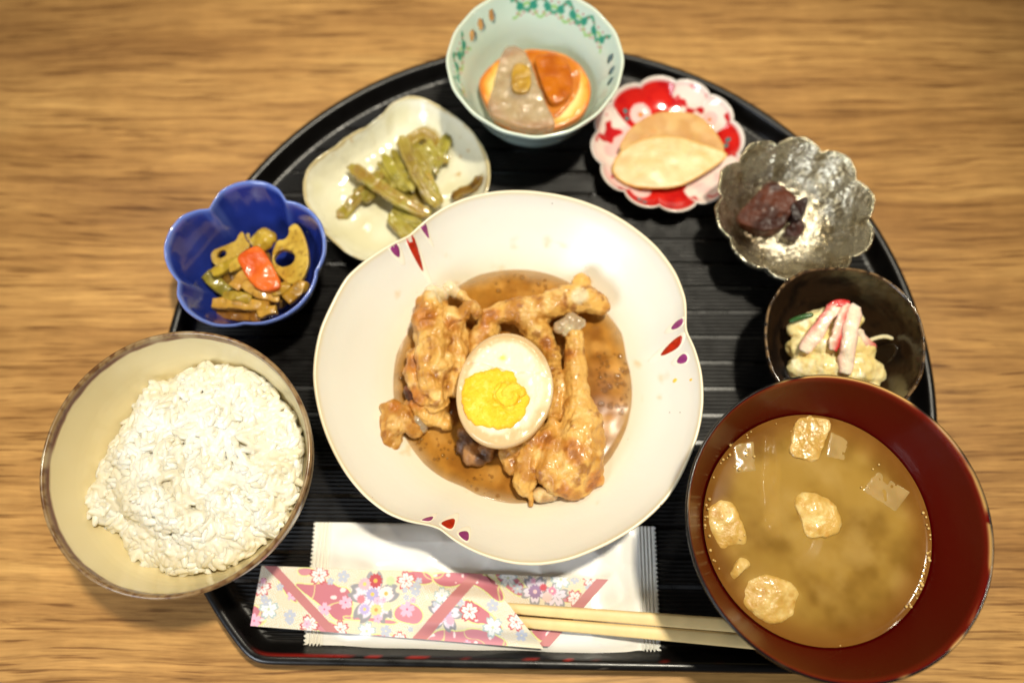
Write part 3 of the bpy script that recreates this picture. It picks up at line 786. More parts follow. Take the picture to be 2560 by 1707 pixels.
def adopt(o, p):
    o.parent = p; o.location = o.location - p.location
def chicken(name, label, chains, pale_tips=(), **kw):
    chains = [[(x, y, z, r * 1.10) for x, y, z, r in c] for c in chains]
    o = blob(name, chains, chick, None, .55, 4, skinb, **kw)
    return tag(o, label, 'chicken', 'stewed chicken pieces')
wingA = chicken('chicken_wing', 'browned chicken wing lying left of the halved egg', [
    [(-40.2, 138.7, 36.0, 6.0), (-43.2, 128.9, 36.0, 7.4), (-37.3, 116.3, 36.0, 8.8), (-36.1, 105.2, 35.0, 8.4), (-38.6, 93.4, 34.0, 6.4), (-36.2, 85.7, 33.0, 4.4), (-33.5, 78.8, 31.0, 1.6)],
    [(-49.3, 110.6, 33.0, 3.6), (-48.0, 99.2, 33.0, 3.8), (-43.2, 90.8, 33.0, 4.2)], [(-39.9, 129.3, 32.0, 8.5), (-36.8, 115.0, 31.0, 9.5), (-35.6, 101.9, 30.0, 9.0)], [(-43.3, 111.0, 38.0, 3.6), (-40.1, 97.6, 39.0, 4.4), (-36.4, 87.1, 37.0, 3.4)],
    [(-30.2, 129.5, 37.0, 5.2), (-26.3, 117.3, 36.0, 4.2), (-27.1, 105.5, 34.0, 4.6), (-29.8, 95.7, 32.0, 4.4)],
    [(-27.4, 130.2, 38.0, 3.2), (-21.0, 137.1, 39.0, 3.4), (-17.3, 133.1, 38.0, 2.2)], [(-24.9, 142.3, 37.0, 2.0), (-21.1, 139.0, 38.0, 2.6)], [(-32.4, 79.7, 29.0, 4.0), (-38.7, 81.5, 29.0, 4.2), (-48.0, 87.1, 29.0, 4.6)],
    ], paint=p_chick([(-43.4, 127.8, 42.0, 7.0), (-48.8, 105.9, 36.0, 5.0), (-47.6, 89.0, 33.0, 6.0), (-29.8, 125.3, 41.0, 4.0)], [(-39.4, 140.2, 40.0, 5.0)], 5), seed=11, ridged=1, fiber=((1, .3, 1), 1.3, .55))
cart = mat('cartilage', None, .22, .5, sss=.35, ss=.003, coat=.6, cr=.05, bump=((2, .15),), cvar=(2, .08))
def flatc(a, b=None, s=4, seed=3):
    return lambda co, no, *r: mixc(np.tile(a, (len(co), 1)).astype(float), b if b is not None else a, sstep(-.3, .4, noise(co, s, seed, 2)))
o = blob('cartilage_knob', [[(-40.2, 142.9, 38.0, 4.6), (-36.0, 142.3, 37.0, 4.0)], [(-31.7, 146.9, 34.0, 4.2), (-28.9, 144.8, 33.0, 3.4)]], cart, None, .6, 4, ((4, .6),), flatc((226, 208, 172), (206, 180, 132)), 21)
o['label'] = 'pale cartilage knob at the top of the wing'; adopt(o, wingA)
pieceA = chicken('chicken_piece', 'small torn chicken piece at the lower left of the broth', [
    [(-59.5, 84.1, 30.0, 4.6), (-57.4, 75.8, 30.0, 5.2), (-60.8, 69.7, 29.0, 3.6), (-62.9, 63.5, 28.0, 2.0)], [(-54.0, 81.3, 30.0, 4.8), (-48.4, 74.2, 29.0, 3.6)], [(-60.0, 77.5, 31.0, 3.4), (-62.0, 68.6, 30.0, 2.2)], [(-55.5, 70.6, 29.0, 2.6), (-60.7, 64.4, 28.0, 1.6)]],
    paint=p_chick([(-57.2, 85.5, 34.0, 3.0)], (), 15, (208, 156, 78)), seed=31, ridged=1, fiber=((1, .35, 1), 1.4, .5))
o = blob('bone_end', [[(-46.8, 79.2, 29.0, 3.9), (-44.5, 76.1, 28.5, 3.4)]], cart, None, .6, 4, ((3, .4),), flatc((150, 132, 108), (182, 158, 122)), 22); o['label'] = 'grey bone end of the torn chicken piece'; adopt(o, pieceA)
chicken('chicken_wing', 'smooth chicken wing lying behind the halved egg', [
    [(-12.8, 131.5, 34.0, 4.4), (-4.4, 134.0, 34.0, 5.4), (4.8, 134.6, 35.0, 6.4), (16.0, 136.1, 35.0, 7.0), (27.2, 140.1, 35.0, 7.2), (37.5, 141.1, 35.0, 6.6), (45.0, 138.4, 34.0, 5.0)], [(33.8, 143.7, 36.0, 5.6), (35.8, 149.2, 36.0, 4.4)],
    [(6.7, 130.5, 34.0, 6.4), (12.2, 123.7, 34.0, 6.8), (16.8, 118.2, 33.0, 5.4)], [(-13.8, 131.9, 33.0, 4.0), (-14.7, 127.3, 32.0, 3.4)], [(16.8, 117.9, 34.0, 4.4), (19.9, 110.3, 34.0, 4.4), (20.3, 105.1, 32.0, 4.0)], [(-12.0, 127.3, 29.0, 6.0), (-17.5, 119.5, 29.0, 6.0), (-11.8, 105.9, 29.0, 7.0)]],
    paint=p_chick([(-10.3, 131.4, 40.0, 4.5), (17.4, 116.4, 39.0, 4.0), (-14.5, 126.9, 36.0, 3.0)], [(34.1, 140.0, 43.0, 5.0)], 25, (218, 168, 84)), seed=41, fiber=((.35, 1, 1), 1.4, .3))
o = blob('bone_end', [[(24.1, 125.0, 36.0, 3.6), (29.7, 128.7, 36.5, 4.2), (34.3, 127.9, 36.0, 3.0)], [(30.7, 126.3, 35.0, 4.2), (26.9, 123.4, 35.0, 3.2)]], cart, None, .55, 3, ((4, .8), (2, .5)), flatc((208, 190, 154), (172, 148, 116), 5), 23); o['label'] = 'ragged pale bone end topping the drumstick'; drum_tip = o
drumA = chicken('chicken_drumstick', 'stewed chicken drumstick lying right of the halved egg', [
    [(31.6, 121.8, 34.0, 4.6), (30.8, 109.3, 34.0, 5.0), (31.8, 95.2, 34.0, 5.4), (32.9, 84.1, 34.0, 7.4), (33.5, 73.3, 34.0, 10.2), (31.1, 60.9, 33.0, 12.4), (28.3, 51.4, 32.0, 9.6)],
    [(31.4, 85.5, 36.0, 6.0), (36.5, 75.6, 36.0, 7.0), (38.1, 65.9, 35.0, 6.6), (37.0, 56.4, 34.0, 6.4)], [(17.9, 71.5, 34.0, 5.4), (10.8, 67.2, 33.0, 6.2), (8.1, 59.3, 32.0, 6.0), (6.8, 51.6, 31.0, 5.2), (5.9, 45.6, 30.0, 3.8)], [(2.9, 65.7, 31.0, 4.6), (-2.5, 63.4, 29.0, 3.4), (0.2, 56.2, 29.0, 3.0)],
    [(20.4, 64.9, 36.0, 6.4), (17.7, 55.4, 35.0, 6.4), (22.0, 47.8, 33.0, 6.0)], [(9.0, 43.1, 29.0, 1.9), (9.0, 38.8, 28.0, 1.7)], [(32.7, 47.2, 31.0, 5.2), (38.9, 51.6, 31.0, 4.4), (41.5, 49.8, 31.0, 2.4)], [(19.8, 77.6, 35.0, 2.2), (23.2, 72.9, 36.0, 2.6)], [(24.0, 99.7, 31.0, 4.4), (21.0, 86.6, 31.0, 4.4), (21.0, 81.3, 30.0, 4.0)]],
    paint=p_chick([(29.3, 61.6, 45.0, 6.0), (27.3, 110.7, 39.0, 4.0), (15.9, 68.6, 40.0, 5.0), (39.4, 50.2, 35.0, 4.5), (25.3, 44.1, 35.0, 4.0), (36.8, 47.7, 34.0, 3.5)], (), 35), seed=51, ridged=0, fiber=((1, .35, 1), 1.5, .4))
o = blob('bone_end', [[(13.4, 43.5, 29.0, 4.0), (18.7, 44.3, 29.5, 4.2)]], cart, None, .6, 4, ((4, .5),), flatc((216, 186, 132), (176, 136, 84)), 24); o['label'] = 'cream bone knuckle under the fat end'; adopt(o, drumA); adopt(drum_tip, drumA)
o = blob('dark_bone_piece', [[(-24.0, 73.1, 30.0, 3.2), (-20.4, 67.9, 29.0, 4.0), (-20.3, 61.7, 28.5, 4.4), (-15.9, 60.8, 28.0, 3.6)], [(-12.3, 66.1, 29.0, 4.4), (-12.3, 62.6, 28.0, 3.6)], [(-25.3, 67.9, 29.0, 2.4), (-24.9, 65.3, 28.0, 2.0)]], chick, None, .6, 3, ((4, .7), (2, .4)), flatc((84, 54, 36), (170, 122, 74), 5), 61); tag(o, 'dark purple-brown bone piece poking out below the halved egg', 'chicken', 'stewed chicken pieces')
o = blob('dark_bone_piece', [[(-50.1, 94.6, 29.0, 4.0), (-47.2, 89.0, 29.0, 4.4), (-45.3, 85.5, 28.0, 4.0)]], chick, None, .6, 3, ((3, .8),), flatc((110, 56, 24), (70, 34, 16), 4), 62); o.name = 'charred_skin'; o['label'] = 'charred dark skin under the wing'; adopt(o, wingA)

# ------------------------------------------------------------------ halved egg
eggC = np.array((-3.4, 90.7, 52.0)); eggm = mat('egg_white', None, .24, .5, sss=.35, sr=(1, .8, .6), ss=.003, coat=.35, cr=.10, bump=((3, .12), (14, .3)))
egg = thing('halved_egg', 'soy-stained halved boiled egg with crumbly yellow yolk', 'egg', (eggC[0], eggC[1], 34))
N_ = 200; th = np.arange(N_) * 2 * math.pi / N_
tilt = R(-8)
def egg_r(a):
    # long axis along local y, blunt end towards the diner
    A_, B_ = 22.8, 27.8
    r = 1 / np.sqrt((np.cos(a) / A_) ** 2 + (np.sin(a) / B_) ** 2)
    return r * (1 - .035 * np.sin(a) + .012 * np.cos(3 * a))
def face_z(x, y):
    return 53.5 + .10 * (-(y - eggC[1])) * .0 + .05 * (x - eggC[0])
V = []; kinds = []
prof_e = [(s, None) for s in np.linspace(.02, .90, 34)] + [(.93, -.10), (.96, -.5), (.985, -1.4), (1.0, -3.0), (1.0, -5.5), (.97, -9), (.90, -12.5), (.78, -15.5), (.6, -17.8), (.35, -19), (.1, -19.4)]
for s, dz in prof_e:
    for a in th:
        x, y = egg_r(a) * s * math.cos(a), egg_r(a) * s * math.sin(a)
        X = eggC[0] + x * math.cos(tilt) - y * math.sin(tilt); Y = eggC[1] + x * math.sin(tilt) + y * math.cos(tilt)
        V.append((X, Y, face_z(X, Y) + (dz if dz is not None else 0))); kinds.append(s if dz is None or dz > -.2 else 1 + abs(dz))
V = np.array(V); kinds = np.array(kinds)
loc = V - eggC
# cut face: torn ledge across the top, slight dishing
cut = kinds <= .93
led = sstep(-.8, .8, (loc[:, 1] - 8.0 + .22 * loc[:, 0]) + 2.2 * noise(V, 7, 5, 3)) * sstep(1.0, .86, kinds)
ledR = sstep(-.5, .7, loc[:, 0] - 13.5 + 2.6 * noise(V, 6, 15, 3)) * sstep(14, 8, loc[:, 1]) * sstep(-13, -8, loc[:, 1])
V[:, 2] += np.where(cut, 1.5 * led - .35 + .30 * noise(V, 4, 6, 2), 0) + np.where(kinds < 1.6, .7 * ledR, 0) + .10 * noise(V, 2.5, 8, 2)
edge_n = kinds + .10 * noise(V, 9, 12, 3)
stain = sstep(.74, .86, edge_n)
topw = sstep(7, 11, loc[:, 1]) * sstep(.99, .9, kinds)
stain = np.clip(stain * (1 - .0 * topw), 0, 1)
col = mixc(np.tile((236, 224, 196), (len(V), 1)), (216, 184, 136), stain)
col = mixc(col, (200, 160, 106), sstep(2, 9, kinds) * .9); col = mixc(col, (240, 226, 190), ledR * .6 * (kinds < 1.6))
col = mixc(col, (246, 208, 92), np.exp(-(((loc[:, 0] + 1) / 1.6) ** 2 + ((loc[:, 1] - 13.5) / 1.3) ** 2)) * .9)
F = []
nP = len(prof_e)
for i in range(nP - 1):
    for j in range(N_):
        k = (j + 1) % N_; F.append((i * N_ + j, (i + 1) * N_ + j, (i + 1) * N_ + k, i * N_ + k))
F.append(tuple(range(N_))); F.append(tuple(reversed(range((nP - 1) * N_, nP * N_))))
egg_o = obj('egg_white', V, F, eggm, egg, col)
yolkm = mat('egg_yolk', None, .62, .35, sss=.15, ss=.002, bump=((.8, .45), (2.2, .6)))
yC = np.array((-7.9, 84.6, 53.5))
V = []; rows = 70; yk = np.linspace(.02, 1, rows); kk = []
for s in yk:
    for a in th:
        rr = 15.6 * (1 + .05 * math.cos(2 * a + .5) + .03 * math.cos(5 * a)); V.append((yC[0] + rr * s * math.cos(a), yC[1] + .98 * rr * s * math.sin(a), 0)); kk.append(s)
V = np.array(V); kk = np.array(kk)
jag = 2.4 * noise(V, 4, 4, 4)
d2 = V[:, :2] - yC[:2]
V[:, :2] += (d2 / (np.linalg.norm(d2, axis=1)[:, None] + 1e-6)) * (jag * sstep(.6, 1, kk))[:, None]
zt = np.array([face_z(x, y) for x, y in V[:, :2]])
hh = .8 + 1.1 * noise(V, 6, 21, 3) + .45 * noise(V, 2.2, 22, 3) + 1.0 * sstep(2.5, 1.5, np.hypot(V[:, 0] - yC[0] - 6, V[:, 1] - yC[1] - 2) - 3.5 + noise(V, 3, 9, 2))
crack = np.exp(-((np.hypot(V[:, 0] - yC[0] - 5.8, V[:, 1] - yC[1] - 2) - 6.2 + 2.6 * noise(V, 6, 9, 3)) / .45) ** 2)
V[:, 2] = zt + np.where(kk > .97, -1.2, hh - .4 * crack)
col = mixc(np.tile((246, 196, 40), (len(V), 1)), (250, 212, 72), sstep(-.1, .5, noise(V, 4, 31, 3)))
col = mixc(col, (240, 180, 28), sstep(.0, .5, noise(V, 3, 32, 3)) * .6); col = mixc(col, (250, 222, 120), sstep(.2, .5, noise(V, 2, 36, 3)) * .5); col = mixc(col, (232, 160, 30), sstep(.85, .97, kk) * .6); col = mixc(col, (220, 140, 20), crack * .35)
F = []
for i in range(rows - 1):
    for j in range(N_):
        k = (j + 1) % N_; F.append((i * N_ + j, (i + 1) * N_ + j, (i + 1) * N_ + k, i * N_ + k))
F.append(tuple(range(N_)))
obj('egg_yolk', V, F, yolkm, egg, col)
lump = blob('yolk_crumb', [[(-3.2, 87.5, 54.2, 2.4), (1.0, 90.1, 54.4, 3.0), (4.5, 87.6, 54.0, 2.2)], [(-0.7, 85.8, 54.0, 2.4)]], yolkm, egg, .5, 2, ((3, .5), (1.5, .3)), flatc((250, 206, 66), (246, 188, 36), 2.5), 71)

# ================================================================== rice
ricegm = mat('cooked_rice', None, .36, .5, sss=.7, sr=(1, .88, .66), ss=.0025, coat=.15, cr=.15)
grainm = mat('cooked_rice_grain', None, .32, .5, sss=.5, sr=(1, .85, .6), ss=.0012, coat=.15, cr=.15)
OUT = np.array([(-194.9, 30.0), (-195.0, 38.8), (-195.6, 48.6), (-193.5, 58.6), (-189.1, 65.9), (-183.1, 75.3), (-181.1, 80.9), (-180.3, 88.6), (-178.3, 94.3), (-171.4, 99.2), (-164.3, 95.3), (-159.5, 102.1), (-153.3, 105.6), (-147.5, 108.8), (-136.4, 107.0), (-124.7, 104.1), (-112.0, 99.2), (-100.5, 84.7), (-93.8, 69.7), (-92.6, 53.1), (-95.9, 37.0), (-103.5, 21.3), (-116.0, 11.9), (-126.0, 6.8), (-138.8, 3.9), (-150.3, 5.1), (-159.9, 5.1), (-169.6, 11.9), (-174.2, 16.1), (-178.4, 23.9), (-182.2, 25.6), (-187.9, 22.2), (-192.8, 24.8)])
OUT = resample(chaikin(OUT, 1, True), 3, True); OUT = OUT + np.stack([noise(OUT, 9, 3, 2), noise(OUT, 9, 4, 2)], 1) * 2.6
rin = np.array(chaikin(RIN, 2))
def rin_z(r): return np.interp(r, rin[:, 0], rin[:, 1])
def rin_r(z): return np.interp(z, rin[:, 1], rin[:, 0])
rc2 = np.array(riceC)
def rice_h(x, y):
    x = np.asarray(x, float); y = np.asarray(y, float)
    e = edge_dist(OUT, x, y); ins = in_poly(OUT, x, y)
    P2 = np.c_[x, y, x * 0]
    r = np.hypot(x - rc2[0], y - rc2[1])
    open_edge = sstep(-30, 20, -(x - rc2[0]) * .8 + .3 * (y - rc2[1]))
    z = 37 + 15 * np.sqrt(np.clip(e / 17, 0, 1)) + 5.5 * noise(P2, 20, 3, 2) + 4.2 * noise(P2, 10, 5, 2)
    z = np.where(ins, z, 0)
    return np.maximum(z, 0), ins, r
rice = thing('rice', 'white steamed rice heaped in the cream rice bowl', 'rice', (riceC[0], riceC[1], 40))
# core of the heap
g = np.arange(-62, 62.1, 1.6); GX, GY = np.meshgrid(g + rc2[0], g + rc2[1]); n = len(g)
hz, ins, rr = rice_h(GX.ravel(), GY.ravel())
hz = np.where(ins, hz - 2.6, 0); low = rin_z(rr) + .6
ok = ins & (hz > low) & (rr < 54.5)
idx = -np.ones(n * n, int); V = []; F = []
for i in np.where(ok)[0]: idx[i] = len(V); V.append((GX.ravel()[i], GY.ravel()[i], hz[i]))
for i in range(n - 1):
    for j in range(n - 1):
        q = [i * n + j, i * n + j + 1, (i + 1) * n + j + 1, (i + 1) * n + j]
        if all(idx[k] >= 0 for k in q): F.append(tuple(idx[k] for k in q))
n0 = len(V); V = list(V) + [(x, y, z - 5) for x, y, z in V]; ec = {}
for f in F:
    for a, b in zip(f, f[1:] + f[:1]): ec[(a, b)] = 1
F = F + [tuple(reversed([a + n0 for a in f])) for f in F] + [(a, a + n0, b + n0, b) for (a, b) in ec if (b, a) not in ec]
def grain_mesh(L_, W_, bend):
    m_, k = 7, 8; vs_ = []; fs = []
    for i in range(m_):
        t = -1 + 2 * i / (m_ - 1); prof_ = max(.30, (1 - abs(t) ** 2.6)) ** .5
        if i in (0, m_ - 1): prof_ = .38
        for j in range(k):
            a = 2 * math.pi * j / k
            vs_.append((t * L_ / 2, prof_ * W_ / 2 * math.cos(a) + bend * (t * t - .4), prof_ * W_ * .44 * math.sin(a)))
    for i in range(m_ - 1):
        for j in range(k): fs.append((i * k + j, i * k + (j + 1) % k, (i + 1) * k + (j + 1) % k, (i + 1) * k + j))
    fs.append(tuple(reversed(range(k)))); fs.append(tuple(range((m_ - 1) * k, m_ * k)))
    fs = [tuple(reversed(f)) for f in fs]
    return np.array(vs_), fs
variants = [grain_mesh(random.uniform(7.6, 10), random.uniform(3.1, 3.9), random.uniform(-.8, .8)) for _ in range(8)]
tone = [np.array(c_) for c_ in ((230, 227, 214), (226, 221, 204), (234, 232, 223), (224, 217, 196))]
grains = []
tries = 0
while len(grains) < 1500 and tries < 40000:
    tries += 1
    x = rc2[0] + random.uniform(-58, 58); y = rc2[1] + random.uniform(-58, 58)
    grains.append((x, y))
G = np.array(grains)
hz, ins, rr = rice_h(G[:, 0], G[:, 1])
e = edge_dist(OUT, G[:, 0], G[:, 1])
top = rng.uniform(-1.6, .8, len(G))
z = hz + top
lowr = rin_z(rr) + 1.0
sel = ins & (rr < rin_r(np.clip(z, 16, 70)) - 2.0)
z = np.maximum(z, lowr)
cand = [(G[i, 0], G[i, 1], z[i], top[i]) for i in np.where(sel)[0]]
while len(cand) < 1700:
    G = rc2 + rng.uniform(-58, 58, (2000, 2)); t_ = rng.uniform(-1.8, 1.0, 2000)
    a, b, c_ = rice_h(G[:, 0], G[:, 1])
    for i in np.where(b & (c_ < rin_r(np.clip(a + t_, 16, 70)) - 2.0))[0]: cand.append((G[i, 0], G[i, 1], max(a[i] + t_[i], float(rin_z(c_[i])) + 1), t_[i]))
cand = cand[:1700]
CA = np.array(cand)
hl = [rice_h(CA[:, 0] + dx, CA[:, 1] + dy)[0] for dx, dy in ((1.5, 0), (-1.5, 0), (0, 1.5), (0, -1.5))]
# a few loose grains standing proud of the edge of the heap
order = sorted(range(len(cand)), key=lambda i: -cand[i][3])
from mathutils import Euler
gmeshes = {}
coreV = [tuple(v) for v in V]; coreF = list(F); coreC = [(246, 236, 208)] * len(V)
for rank, i in enumerate(order):
    x, y, zz, tp = cand[i]
    # lean with the slope of the heap
    ha, hb, hc, hd = (h_[i] for h_ in hl)
    sx = np.clip((ha - hb) / 3, -1.2, 1.2) if ha and hb else 0; sy = np.clip((hc - hd) / 3, -1.2, 1.2) if hc and hd else 0
    nrm_ = Vector((-sx, -sy, 1)).normalized()
    q = nrm_.to_track_quat('Z', 'Y').to_matrix() @ Euler((random.uniform(-.4, .4), random.gauss(0, .22), random.uniform(0, 6.28))).to_matrix()
    vi = random.randrange(8); ti = random.randrange(4)
    if rank < 300:
        if (vi, ti) not in gmeshes:
            vv, ff = variants[vi]
            o = obj('grain', vv, ff, grainm, None, np.tile(tone[ti], (len(vv), 1)), origin=(0, 0, 0)); gmeshes[(vi, ti)] = o.data
        else:
            o = bpy.data.objects.new('grain', gmeshes[(vi, ti)]); COL.objects.link(o)
        o.parent = rice; o.rotation_euler = q.to_euler()
        o.location = Vector((x * S, y * S, (zz - .6) * S)) - rice.location
    else:
        vv, ff = variants[vi]; k = len(coreV)
        w_ = vv.dot(np.array(q).T) + (x, y, zz)
        coreV += [tuple(a) for a in w_]; coreF += [tuple(a + k for a in f) for f in ff]; coreC += [tuple(tone[ti])] * len(vv)
co, no, fc = voxelise(coreV, coreF, .40, 0)
cc = mixc(np.tile((232, 228, 214), (len(co), 1)).astype(float), (222, 215, 194), sstep(-.2, .5, noise(co, 9, 77, 2)))
o = obj('grain_mass', co, fc, ricegm, rice, cc); o['kind'] = 'stuff'

# ================================================================== miso soup
misom = mat('miso', None, .10, .5, ior=1.35, sss=.2, sr=(1, .7, .3), ss=.004, alpha=.76)
def p_miso(V):
    c = np.tile((178, 140, 64), (len(V), 1)).astype(float)
    r = np.hypot(V[:, 0] - soupC[0], V[:, 1] - soupC[1])
    c = mixc(c, (132, 96, 36), sstep(-.3, .4, noise(V, 22, 3, 4)))
    c = mixc(c, (194, 158, 88), sstep(-.2, .5, noise(V, 17, 8, 5)) * .65)
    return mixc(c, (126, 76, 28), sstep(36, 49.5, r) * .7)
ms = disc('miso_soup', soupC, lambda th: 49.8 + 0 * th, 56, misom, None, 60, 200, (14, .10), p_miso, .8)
tag(ms, 'cloudy golden brown miso soup in the red lacquer bowl', 'soup')
tofum = mat('fried_tofu', None, .38, .5, sss=.3, sr=(1, .7, .4), ss=.003, coat=.25, cr=.10, bump=((1.1, .25), (3, .4)))
def p_tofu(seed):
    return lambda co, no: mixc(mixc(np.tile((204, 164, 84), (len(co), 1)).astype(float), (222, 192, 122), sstep(-.2, .4, noise(co, 5, seed, 3))), (186, 132, 54), sstep(.2, .55, noise(co, 3, seed + 2, 3)) * .5)
def dome(poly, z, drop_):
    P_ = np.array(poly); c_ = P_.mean(0); R_ = np.hypot(*(P_ - c_).T).mean()
    return lambda x, y: z - drop_ * (math.hypot(x - c_[0], y - c_[1]) / R_) ** 2.5
def tofu(name, label, poly, z, th_, seed):
    o = slab(name, poly, dome(poly, z + .5, 2.2), th_, tofum, None, (), .55, 5, ((9, 1.5), (2.5, .5)), p_tofu(seed), seed); tag(o, label, 'tofu', 'fried tofu pieces in the soup')
tofu('fried_tofu', 'oval fried tofu piece at the black-rimmed left side of the soup', [(88.2, 37.0), (95.9, 41.5), (99.3, 33.4), (101.6, 28.1), (103.5, 21.9), (100.9, 14.9), (94.4, 12.8), (89.1, 18.4), (85.3, 28.9)], 57.2, 7, 101)
tofu('fried_tofu', 'largest fried tofu piece, half sunk near the chopsticks', [(96.3, 2.9), (104.7, 7.2), (115.2, 5.5), (125.2, -0.5), (124.4, -7.2), (118.6, -13.0), (109.7, -14.2), (101.4, -9.6), (96.7, -3.0)], 57.2, 7, 105)
tofu('fried_tofu', 'square fried tofu piece floating in the middle of the soup', [(124.8, 41.4), (136.7, 41.4), (142.5, 36.9), (144.3, 28.0), (141.8, 23.1), (128.9, 20.8), (127.1, 28.9)], 58.2, 8, 109)
tofu('fried_tofu', 'thin curled scrap of fried tofu between two larger pieces', [(101.2, 15.0), (104.6, 13.2), (103.4, 9.8), (97.7, 6.3), (94.3, 2.5), (92.4, 4.6), (96.2, 9.8)], 57.0, 4, 113)
skinm = mat('wet_tofu_skin', None, .10, .5, sss=.3, ss=.003, coat=.8, cr=.03, bump=((1.6, .5), (4, .7)))
o = slab('tofu_skin', [(130.7, 76.7), (146.5, 74.8), (143.3, 67.4), (140.7, 60.8), (137.9, 55.0), (131.3, 55.7), (124.8, 58.0), (126.9, 65.5)], 57.4, 4, skinm, None, (), .55, 4, ((5, .9), (2, .5)), lambda co, no: mixc(np.tile((194, 154, 80), (len(co), 1)).astype(float), (216, 182, 116), sstep(-.1, .4, noise(co, 4, 3, 3))), 117)
tag(o, 'glistening square of tofu skin near the salad bowl side', 'tofu')
daim = mat('daikon', None, .16, .5, sss=.4, ss=.004, coat=.3, cr=.06, bump=((3, .06),), alpha=.62)
def daikon(label, poly, z, seed, c=(200, 166, 104)):
    o = slab('radish_slice', poly, z, 4, daim, None, (), .6, 5, ((5, .22), (2, .10)), flatc(c, tuple(int(a * .92) for a in c), 6, seed), seed, 0); tag(o, label, 'radish', 'white radish slices in the soup')
daikon('translucent radish slice tucked beside the tofu skin', [(145.2, 69.7), (153.8, 64.9), (150.3, 55.2), (141.3, 57.2)], 56.12, 121)
daikon('small translucent radish square by the left rim of the soup', [(99.6, 63.6), (110.2, 64.7), (110.0, 50.6), (100.0, 49.6)], 56.12, 123)
daikon('large translucent radish slice sinking towards the red wall', [(164.5, 51.9), (178.3, 41.6), (169.6, 32.4), (155.2, 42.3)], 56.12, 125, (198, 164, 104))
daikon('long radish strip reaching towards the central tofu', [(114.6, 67.6), (122.0, 66.4), (121.2, 48.9), (119.0, 36.2), (118.9, 21.9), (115.2, 20.9), (110.7, 25.9), (111.3, 45.2)], 55.8, 127, (214, 170, 92))
# bubbles at the edge of the soup
V, F = [], []
for _ in range(90):
    if random.random() < .35: a = random.gauss(2.9, .45); r = 48.4 + random.uniform(-.8, .9)
    elif random.random() < .5: a = random.gauss(-.5, .3); r = 48.6 + random.uniform(-.8, .9)
    else:
        bx, by = random.choice([(126.9, 68.5), (132.9, 67.6), (141.7, 62.9), (99.6, 61.0), (105.0, 59.1), (102.5, 51.7), (163.6, 51.7), (157.2, 45.2), (98.5, 25.5), (100.7, 20.2), (107.7, -1.3), (113.0, -1.3)])
        bx += random.gauss(0, 1.6); by += random.gauss(0, 1.6); a = math.atan2(by - soupC[1], bx - soupC[0]); r = math.hypot(by - soupC[1], bx - soupC[0])
    rad = random.uniform(.25, .75)
    v, f = uvsphere((soupC[0] + r * math.cos(a), soupC[1] + r * math.sin(a), 56.5 + random.uniform(0, .5)), rad, 8, 5); k = len(V); V += v; F += [tuple(x + k for x in q) for q in f]
o = obj('soup_bubbles', V, F, mat('bubble', (216, 182, 112), .04, .6, coat=.8, cr=.02), ms); o['kind'] = 'stuff'

# ================================================================== blue cup: simmered vegetables
veg = mat('simmered_vegetable', None, .30, .5, sss=.12, sr=(1, .6, .25), ss=.003, coat=.5, cr=.08, bump=((1.5, .18), (4, .35)), cvar=(3, .10))
def two(a, b, s=5, seed=2, c=None, cs=2.5, ca=.5):
    def f(co, no, *r):
        k = mixc(np.tile(a, (len(co), 1)).astype(float), b, sstep(-.35, .45, noise(co, s, seed, 3)))
        return k if c is None else mixc(k, c, sstep(.25, .6, noise(co, cs, seed + 4, 2)) * ca)
    return f
def ell(cx, cy, a, b, rot=0, n=22):
    t = np.arange(n) * 2 * math.pi / n; c, s = math.cos(rot), math.sin(rot)
    return [(cx + a * math.cos(u) * c - b * math.sin(u) * s, cy + a * math.cos(u) * s + b * math.sin(u) * c) for u in t]
h1 = (-118.2, 164.3, 37.0); h2 = (-152.2, 167.9, 31.0)
o = slab('lotus_root_slice', [(-117.0, 180.8), (-111.6, 182.4), (-107.2, 174.1), (-104.3, 165.2), (-104.4, 156.5), (-107.9, 150.4), (-113.5, 149.0), (-119.0, 153.4), (-124.1, 159.0), (-125.7, 167.1), (-123.2, 174.7), (-118.5, 174.0), (-115.7, 177.3)], plane3((-111.3, 181.3, 38.0), (-126.4, 165.3, 31.0), (-112.7, 150.9, 34.0)), 4.2, veg, None, [ell(h1[0], h1[1], 6.2, 4.6, -.3)], .5, 3, ((5, .35), (1.6, .15)), two((210, 178, 78), (190, 152, 56), 6, 3, (110, 70, 24), 2, .4), 201)
tag(o, 'large lotus root slice with an open hole in the blue cup', 'lotus root', 'lotus root slices in the blue cup')
o = slab('lotus_root_slice', [(-160.0, 169.5), (-151.3, 173.3), (-145.9, 174.9), (-144.7, 180.7), (-142.7, 181.5), (-140.2, 175.6), (-135.9, 172.3), (-141.3, 167.2), (-146.6, 162.2), (-153.9, 159.0)], plane3((-160.9, 170.5, 28.0), (-143.4, 181.7, 29.0), (-140.6, 167.0, 33.0)), 4, veg, None, [ell(h2[0], h2[1], 2.7, 2.5)], .5, 3, ((5, .35), (1.6, .15)), two((204, 170, 70), (182, 144, 50), 6, 5, (110, 70, 24), 2, .4), 203)
tag(o, 'small pointed lotus root slice against the blue cup wall', 'lotus root', 'lotus root slices in the blue cup')
carm = mat('carrot', None, .26, .5, sss=.12, sr=(1, .4, .15), ss=.002, coat=.5, cr=.08, bump=((2, .12), (6, .3)))
